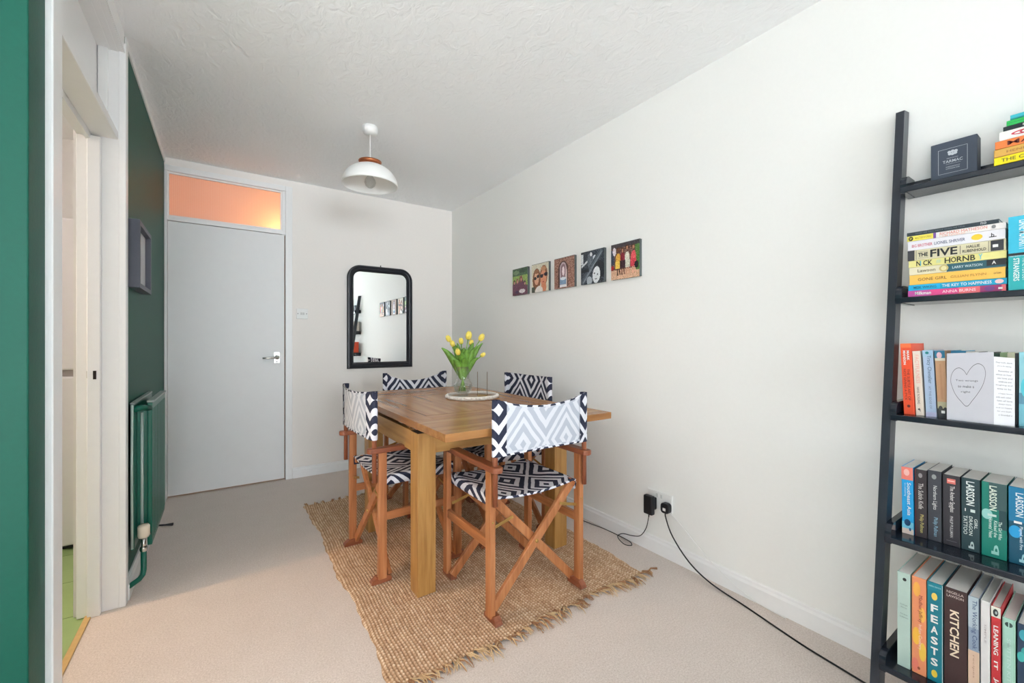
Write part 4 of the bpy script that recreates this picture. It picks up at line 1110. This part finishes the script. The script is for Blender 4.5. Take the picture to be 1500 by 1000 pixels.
# second shelf
G2 = 'stacked books on the second shelf'; X2 = 1.772; z = SHZ[1]+.0005
def st(label, a, b2, h0, h1, base, marks, dx=0, lb='paperback'):
    return book(lb, label, G2, 'flat', X2+dx, a, b2, z+h0, z+h1-.0004, .127, base, marks)
st('pink and purple paperback at the bottom of the second shelf stack', .400, .199, 0, .0185, (226, 74, 140), [('p', 0, .25, 0, 1, (196, 80, 160)), ('p', .55, 1, 0, 1, (236, 112, 120)), ('p', .76, .96, 0, 1, (160, 50, 110)), ('e', .80, .9, .1, .9, (120, 60, 130)), ('t', 'Milkman', .08, .26, .25, .78, W_, .02), ('t', 'ANNA BURNS', .38, .72, .28, .72, (248, 222, 230), .01), ('p', .93, .97, .3, .6, W_)])
st('bright blue paperback, second from the bottom, in the second shelf stack', .399, .197, .0185, .036, (0, 164, 206), [('p', .0, .35, 0, 1, (22, 178, 226)), ('t', 'MEIK WIKING', .06, .31, .28, .72, (10, 86, 120), .01), ('t', 'THE KEY TO HAPPINESS', .37, .86, .25, .75, W_, .01), ('e', .89, .97, .15, .85, (240, 200, 200))])
st('thick golden yellow paperback in the second shelf stack', .397, .200, .036, .0665, (252, 198, 92), [('t', 'GONE GIRL', .10, .42, .36, .66, (112, 84, 44), .0), ('t', 'GILLIAN FLYNN', .46, .82, .38, .62, (196, 140, 62)), ('t', 'orion', .89, .96, .4, .62, (140, 100, 50))])
st('half cream half dark teal paperback in the second shelf stack', .398, .199, .0665, .0905, (228, 220, 190), [('p', .42, 1, .03, .97, (40, 92, 104)), ('p', .82, 1, .25, .97, K), ('t', 'Lawson', .10, .30, .3, .7, (120, 112, 86)), ('e', .34, .44, .1, .95, (204, 186, 120)), ('e', .36, .42, .25, .8, (232, 222, 170)), ('t', 'LARRY WATSON', .48, .78, .35, .66, (206, 226, 230), .01), ('t', 'A', .87, .91, .4, .8, W_)])
st('pale yellow paperback with bold black capitals in the second shelf stack', .399, .198, .0905, .1115, (232, 224, 146), [('t', 'N CK', .09, .27, .12, .88, (44, 40, 26), .02), ('t', 'I', .135, .145, .12, .88, (110, 200, 224), .02), ('t', 'H  RNB', .40, .71, .12, .88, (44, 40, 26), .02), ('t', 'O', .465, .52, .12, .88, (44, 40, 26), .02), ('t', 'Y', .74, .78, .12, .88, (110, 200, 224), .02), ('t', '#', .31, .36, .25, .8, (190, 214, 190))])
st('cream and black book lettered THE FIVE in the second shelf stack', .401, .199, .1115, .1435, (222, 214, 180), [('p', 0, .08, 0, 1, (56, 56, 62)), ('p', .86, .98, .04, .96, (52, 52, 58)), ('p', .095, .10, .05, .95, K), ('p', .84, .844, .05, .95, K), ('p', .565, .57, .12, .88, K), ('t', 'THE', .12, .23, .3, .68, K, .03), ('p', .12, .235, .78, .80, K), ('p', .12, .235, .17, .19, K), ('t', 'FIVE', .255, .54, .14, .86, K, .025), ('t', 'HALLIE', .63, .76, .56, .82, (60, 58, 50), .02), ('t', 'RUBENHOLD', .59, .82, .18, .44, (60, 58, 50), .02), ('p', .88, .93, .35, .6, W_)])
st('white paperback with a yellow sun spot in the second shelf stack', .401, .200, .1435, .172, (234, 232, 238), [('t', 'BIG BROTHER', .05, .28, .30, .62, (206, 84, 110)), ('t', 'LIONEL SHRIVER', .30, .62, .30, .62, (74, 84, 120)), ('e', .68, .79, .2, .8, (246, 210, 60)), ('t', 'b', .87, .90, .3, .7, K), ('p', .85, .92, .28, .36, (60, 60, 60))])
st('white paperback with a yellow left end in the second shelf stack', .402, .199, .172, .189, (238, 234, 232), [('p', 0, .29, .04, .96, (240, 228, 96)), ('p', .29, .32, 0, 1, (120, 80, 160)), ('e', .015, .07, .08, .92, (60, 58, 30)), ('t', 'SF', .03, .055, .35, .65, (240, 228, 96)), ('t', 'MASTERWORKS', .09, .27, .30, .70, (176, 160, 60)), ('t', 'RICHARD MATHESON', .36, .83, .35, .85, (224, 130, 110), .0), ('t', 'I AM LEGEND', .36, .62, .06, .28, (230, 170, 150)), ('e', .87, .91, .2, .8, (140, 140, 140))])
st('dark charcoal paperback lying topmost of the second shelf stack', .403, .212, .189, .2005, (46, 58, 66), [('t', 'WHAT WE TALK ABOUT WHEN WE TALK', .1, .66, .3, .7, (110, 122, 130)), ('t', 'no', .82, .88, .2, .8, (190, 194, 196), .02)])
book('paperback', 'upright turquoise paperback at the right of the second shelf stack', 'upright books', 'up', X2-.004, .1945, .150, SHZ[1]+.0005, SHZ[1]+.199, .125, (40, 184, 206),
     [('p', .0, .5, 0, 1, (56, 190, 222)), ('p', .55, 1, 0, 1, (36, 176, 180)), ('p', .50, .535, 0, 1, K), ('h', 'NINE PERFECT STRANGERS', .535, .55, .05, .95, (200, 220, 220)), ('t', 'LIANE MORIARTY', .06, .46, .42, .80, (220, 240, 244), .02), ('t', 'STRANGERS', .57, .88, .20, .44, (224, 240, 238), .02), ('t', 'NINE PERFECT', .58, .88, .55, .80, (206, 232, 230), .0)])
book('paperback', 'plain grey-blue paperback standing beyond the turquoise one on the second shelf', 'upright books', 'up', X2, .148, .118, SHZ[1]+.0005, SHZ[1]+.195, .12, (96, 120, 140), [])
# third shelf
G3 = 'upright books on the third shelf'; z3 = SHZ[2]+.0005; X3 = 1.748
def u3(label, a, b2, h, base, marks, lean=-.045, dx=0, depth=.13, lb='paperback'):
    return book(lb, label, G3, 'up', X3+dx, a, b2, z3, z3+h, depth, base, marks, 'soft', lean)
def up_lean(h): return 0
u3('bright orange hardback, leftmost on the third shelf', .4035, .3785, .219, (240, 84, 44), [('p', 0, .06, 0, 1, (246, 120, 70)), ('t', 'MARK', .10, .24, .56, .80, W_, .03), ('t', 'MANSON', .10, .30, .22, .46, W_, .03), ('t', 'THE SUBTLE ART OF', .36, .80, .50, .74, (140, 40, 30), .01), ('t', 'NOT GIVING A F*CK', .36, .80, .18, .42, (140, 40, 30), .01), ('e', .86, .90, .35, .65, (110, 40, 34))], -.04, -.004, .14, 'hardback_book')
u3('cream paperback with faint pink lettering on the third shelf', .3765, .358, .196, (236, 222, 208), [('t', 'FACTFULNESS', .06, .50, .3, .75, (238, 170, 156), .0), ('t', 'HANS ROSLING', .56, .82, .3, .6, (120, 100, 96)), ('t', 'f', .88, .94, .3, .6, (70, 60, 60))], -.045)
u3('pale blue paperback with slanting dark lettering on the third shelf', .354, .331, .199, (178, 198, 226), [('p', .0, .1, 0, 1, (166, 200, 226)), ('e', .02, .06, .25, .6, (20, 126, 130)), ('t', 'Tracy Chevalier', .08, .50, .30, .78, (52, 76, 110), -.002), ('t', 'AT THE EDGE OF', .54, .88, .4, .62, (130, 146, 176)), ('p', .93, 1, 0, 1, (196, 196, 228))], -.042)
u3('brown paperback with a dark photo at the foot on the third shelf', .328, .306, .198, (206, 160, 122), [('p', 0, .12, 0, 1, (40, 120, 150)), ('e', .02, .12, .2, .7, (230, 190, 200)), ('p', .11, .15, 0, 1, (220, 212, 190)), ('p', .76, .86, 0, 1, (190, 184, 150)), ('p', .86, 1, 0, 1, (54, 56, 60)), ('e', .82, .9, .1, .5, (70, 70, 66)), ('e', .84, .92, .55, .95, (60, 60, 60)), ('p', .89, .93, .35, .7, W_), ('p', .2, .72, .40, .60, (198, 150, 112))], -.042)
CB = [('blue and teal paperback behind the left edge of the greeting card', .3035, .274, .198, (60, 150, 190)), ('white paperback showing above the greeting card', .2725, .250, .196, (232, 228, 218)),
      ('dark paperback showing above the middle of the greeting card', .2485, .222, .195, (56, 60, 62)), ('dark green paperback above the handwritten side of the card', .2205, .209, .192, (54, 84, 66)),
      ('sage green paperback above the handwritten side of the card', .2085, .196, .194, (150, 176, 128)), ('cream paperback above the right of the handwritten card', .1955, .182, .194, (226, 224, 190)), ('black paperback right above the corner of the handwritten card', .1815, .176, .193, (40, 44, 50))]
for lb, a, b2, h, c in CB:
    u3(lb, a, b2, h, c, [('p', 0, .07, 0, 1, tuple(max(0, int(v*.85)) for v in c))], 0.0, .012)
u3('wide pale turquoise paperback at the right of the card on the third shelf', .174, .140, .196, (150, 208, 220), [('p', .55, .7, 0, 1, (96, 150, 176)), ('p', .7, 1, 0, 1, (120, 190, 206)), ('e', .35, .6, .1, .5, (90, 206, 220))], 0.0, .0)
# greeting card, standing open
cd = empty('greeting_card', (1.722, .26, z3), label='open white greeting card with a hand-drawn heart standing on the third shelf', cat='greeting card')
paper = plain('card_white_shaded', rgb(206, 206, 214), .7, var=.02); paper2 = plain('card_white', rgb(232, 232, 236), .7, var=.01); ink = plain('ink_grey', rgb(96, 96, 104), .7)  # front panel's shade is put into its greyer colour
def panel(name, p0, p1, h0, h1, mat_, marks):
    mb = MB(); a = Vector((p0[0], p0[1], 0)); b2 = Vector((p1[0], p1[1], 0)); d = b2-a; nrm = Vector((d.y, -d.x, 0)).normalized()
    if nrm.x > 0: nrm = -nrm
    def Q(s, t, e=0): v = a+d*s+nrm*e; return (v.x, v.y, z3+(h0+(h1-h0)*s)*t)
    mb.add([Q(0, 0), Q(1, 0), Q(1, 1), Q(0, 1), Q(0, 0, -.0006), Q(1, 0, -.0006), Q(1, 1, -.0006), Q(0, 1, -.0006)], [(0, 1, 2, 3), (7, 6, 5, 4), (0, 4, 5, 1), (1, 5, 6, 2), (2, 6, 7, 3), (3, 7, 4, 0)], 0)
    for mk in marks:
        if mk[0] == 'line':
            pts = mk[1]; w = mk[2]
            for (s0, t0), (s1, t1) in zip(pts[:-1], pts[1:]):
                dx, dy = s1-s0, t1-t0; L = math.hypot(dx, dy)+1e-9; ox, oy = -dy/L*w, dx/L*w
                mb.add([Q(s0-ox, t0-oy, .0004), Q(s1-ox, t1-oy, .0004), Q(s1+ox, t1+oy, .0004), Q(s0+ox, t0+oy, .0004)], [(0, 1, 2, 3)], 1)
        else:
            _, s_, s0, s1, t0, t1 = mk; v, f, asp = text_mesh(s_, 0.0); mb.add([Q(s0+(s1-s0)*x, t0+(t1-t0)*y, .0005) for x, y in v], f, 1)
    mb2 = rel(cd, mb); mb2.build(name, [mat_, ink], cd, fix=False)
heart = [(.44, .68), (.38, .74), (.28, .78), (.18, .755), (.11, .68), (.09, .58), (.13, .48), (.20, .38), (.30, .30), (.44, .22), (.56, .31), (.68, .42), (.78, .54), (.83, .66), (.83, .74), (.78, .81), (.68, .84), (.58, .81), (.50, .75), (.44, .68)]
hh = smooth_path([(a, b2, 0) for a, b2 in heart], 4)
panel('front_panel', (1.7265, .3060), (1.7200, .2150), .190, .1965, paper, [('line', [(v.x, v.y) for v in hh], .004), ('t', 'Two wrongs', .20, .68, .575, .61), ('t', 'to make a', .25, .60, .49, .53), ('t', 'right', .32, .52, .41, .445)])
wl = ['Dear both, thank', 'you so for sharing', 'Remember all', 'advice on how', 'we love and', 'celebrate and', 'laughing and', 'time to be', 'a happy future', 'with each other', 'lots of love', 'always there', 'and so happy', 'for you both', 'x Grandad x']
mk = []
for i, s_ in enumerate(wl):
    t = .93-.052*i-(.02 if i > 1 else 0)-(.02 if i > 7 else 0); mk.append(('t', s_, .10+.06*(i % 3), .88-.05*(i % 2), t-.022, t))
panel('inside_panel', (1.7205, .2148), (1.7295, .1790), .184, .180, paper2, mk)
# fourth shelf
G4 = 'upright books on the fourth shelf'; z4 = SHZ[3]+.0005; X4 = 1.736
def u4(label, a, b2, h, base, marks, dx=0, lean=0.0, depth=.135):
    return book('paperback', label, G4, 'up', X4+dx, a, b2, z4, z4+h, depth, base, marks, 'soft', lean)
u4('blue guidebook lettered Southeast Asia, leftmost on the fourth shelf', .405, .3785, .204, (28, 164, 226), [('p', 0, .19, 0, 1, (240, 130, 116)), ('e', .03, .13, .2, .7, (246, 190, 180)), ('p', .82, 1, 0, 1, (120, 200, 226)), ('p', .92, 1, 0, 1, (226, 206, 196)), ('e', .78, .88, .2, .75, (24, 70, 110)), ('t', 'Southeast Asia', .23, .72, .48, .82, W_, .01), ('t', 'on a shoestring', .24, .44, .22, .40, (200, 232, 246)), ('e', .90, .95, .6, .8, (40, 90, 140))], -.002, -.01)
u4('dark brown paperback lettered The Subtle Knife on the fourth shelf', .3755, .3495, .203, (58, 50, 54), [('p', .0, 1, 0, .05, (120, 30, 34)), ('e', .05, .12, .3, .65, (150, 146, 146)), ('t', 'The Subtle Knife', .20, .58, .30, .72, (226, 222, 216), .0), ('t', 'Philip Pullman', .66, .93, .34, .74, (220, 208, 130), .0)], 0, -.006)
u4('charcoal paperback lettered Northern Lights on the fourth shelf', .3475, .3185, .207, (64, 66, 74), [('e', .05, .12, .3, .65, (156, 160, 160)), ('t', 'Northern Lights', .21, .55, .32, .70, (226, 226, 226), .0), ('t', 'Philip Pullman', .66, .93, .36, .74, (150, 196, 220), .0)], 0, -.004)
u4('thick dark paperback lettered The Amber Spyglass with a red block on the fourth shelf', .3155, .2805, .203, (54, 52, 58), [('p', .05, .12, .25, .75, (226, 120, 110)), ('p', .075, .09, .3, .7, (246, 200, 190)), ('t', 'The Amber Spyglass', .15, .52, .35, .70, (230, 228, 224), .0), ('t', 'PHILIP PULLMAN', .58, .88, .42, .60, (190, 190, 190)), ('p', .93, .935, .2, .8, (120, 120, 124))], 0, -.004)
u4('dark slate green paperback with large white capitals on the fourth shelf', .2785, .2425, .2035, (40, 66, 72), [('t', 'LARSSON', .04, .37, .26, .72, (222, 232, 228), .02), ('p', .42, .46, .2, .25, W_), ('p', .42, .46, .5, .75, (200, 214, 210)), ('t', 'GIRL', .54, .68, .70, .88, (214, 226, 222)), ('t', 'DRAGON', .52, .78, .42, .62, (214, 226, 222)), ('t', 'TATTOO', .52, .78, .12, .34, (214, 226, 222)), ('t', 'q', .86, .96, .4, .7, (190, 206, 204), .03)], 0)
u4('thick bright green paperback with large white capitals on the fourth shelf', .2395, .1935, .2035, (14, 128, 112), [('p', 0, .35, .3, 1, (60, 90, 92)), ('p', .35, .6, .7, 1, (30, 70, 76)), ('e', .36, .50, -.0, .45, (150, 206, 200)), ('t', 'LARSSON', .04, .37, .32, .62, (216, 230, 214), .02), ('p', .42, .45, .25, .6, (200, 220, 214)), ('t', 'The Girl Who', .50, .74, .68, .82, (214, 236, 230)), ('t', 'Kicked the', .50, .72, .50, .64, (214, 236, 230)), ('t', "Hornets' Nest", .47, .74, .30, .46, (214, 236, 230)), ('t', 'q', .82, .95, .4, .7, (160, 216, 206), .03)], -.001)
u4('deep blue paperback with large white capitals at the right edge of the fourth shelf', .1905, .1445, .2035, (10, 84, 110), [('p', 0, .45, 0, 1, (14, 120, 164)), ('e', .5, .66, -.0, .5, (30, 160, 220)), ('t', 'LARSSON', .07, .38, .26, .56, (216, 230, 234), .02), ('p', .44, .47, .2, .5, W_), ('t', 'The Girl Who', .50, .76, .62, .76, (214, 232, 240)), ('t', 'Played with Fire', .50, .80, .38, .54, (214, 232, 240)), ('t', 'q', .84, .96, .4, .7, (160, 206, 216), .03)], 0)
# fifth shelf
G5 = 'tall cookbooks on the bottom shelf'; z5 = SHZ[4]+.0005; X5 = 1.648
def u5(label, a, b2, h, base, marks, dx=0, lean=0.0, depth=.20, lb='cookbook'):
    return book(lb, label, G5, 'up', X5+dx, a, b2, z5, z5+h, depth, base, marks, 'hard', lean)
u5('pale mint cookbook, leftmost on the bottom shelf', .396, .3675, .276, (184, 206, 196), [('e', .05, .085, .42, .72, (34, 40, 40)), ('h', 'Ottolenghi', .33, .345, .2, .8, (120, 140, 134)), ('h', 'Plenty', .36, .375, .3, .75, (120, 140, 134)), ('h', 'Recipes', .43, .445, .25, .8, (120, 140, 134)), ('h', 'Collection', .46, .475, .2, .85, (120, 140, 134))])
u5('orange and yellow patterned cookbook on the bottom shelf', .364, .3335, .277, (238, 150, 106), [('e', .05, .2, .1, .6, (246, 176, 80)), ('e', .3, .45, .5, .95, (246, 186, 90)), ('e', .52, .7, .05, .6, (250, 190, 70)), ('e', .66, .85, .5, 1, (246, 200, 80)), ('e', .84, .98, 0, .5, (236, 130, 110)), ('t', 'Madhur Jaffrey', .18, .46, .42, .76, (150, 60, 60), .0), ('t', 'Indian Cookery', .48, .74, .42, .72, (250, 220, 200), .0), ('e', .92, .95, .4, .6, (160, 80, 50))])
fe = [('p', 0, .08, 0, .97, (18, 130, 148)), ('h', 'SABRINA GHAYOUR', .03, .045, .1, .9, (160, 210, 216)), ('e', .10, .175, .28, .66, (242, 206, 96)), ('e', .88, .955, .28, .66, (236, 206, 70)), ('p', 0, 1, .955, 1, (190, 206, 206))]
for i, ch_ in enumerate('FEASTS'): fe.append(('h', ch_, .22+.108*i, .22+.108*i+.075, .24, .70, W_, .03))
u5('teal cookbook lettered FEASTS on the bottom shelf', .3315, .300, .277, (16, 122, 140), fe)
u5('thick dark brown cookbook lettered KITCHEN on the bottom shelf', .2975, .2535, .278, (66, 44, 44), [('h', 'NIGELLA', .025, .05, .12, .86, (200, 184, 176), .01), ('h', 'LAWSON', .062, .087, .12, .86, (200, 184, 176), .01), ('t', 'KITCHEN', .21, .66, .26, .66, (240, 222, 196), .02)], 0, 0, .2)
u5('grey-blue cookbook lettered The Working Cook on the bottom shelf', .2515, .231, .275, (150, 166, 186), [('p', 0, .30, 0, 1, (184, 198, 206)), ('p', .52, 1, 0, 1, (222, 190, 166)), ('p', 0, .5, .93, 1, (40, 44, 76)), ('t', 'The Working Cook', .03, .50, .25, .80, (52, 72, 120), .0), ('t', 'recipes', .56, .78, .35, .6, (190, 150, 130))])
u5('plain white cookbook between the grey-blue and the red ones on the bottom shelf', .229, .2125, .275, (226, 222, 220), [('t', 'SIMPLE', .22, .4, .4, .62, (190, 180, 180))])
u5('red cookbook lettered LEANING on the bottom shelf', .2105, .194, .269, (206, 54, 60), [('p', 0, .10, 0, 1, (230, 228, 216)), ('e', .02, .09, .2, .75, (50, 54, 56)), ('e', .04, .07, .4, .65, (180, 190, 186)), ('t', 'LEANING', .18, .46, .25, .75, W_, .02), ('t', 'IT', .52, .60, .3, .7, W_, .02), ('t', 'JAMIE', .68, .90, .25, .8, W_, .03)])
u5('pale green cookbook with a round black emblem on the bottom shelf', .1915, .1695, .250, (160, 204, 184), [('p', 0, 1, .15, .85, (172, 214, 198)), ('e', .035, .085, .2, .8, (60, 84, 80)), ('p', .035, .085, .46, .54, (172, 214, 198)), ('t', 'SMITTEN KITCHEN', .20, .85, .36, .66, (196, 226, 216))])
u5('navy cookbook with turquoise leaves at the right edge of the bottom shelf', .167, .135, .248, (44, 66, 92), [('e', .05, .16, .1, .6, (70, 170, 186)), ('e', .22, .32, .2, .7, (60, 160, 160)), ('e', .28, .38, .0, .4, (70, 180, 176)), ('e', .4, .45, .5, .8, (190, 60, 90))])
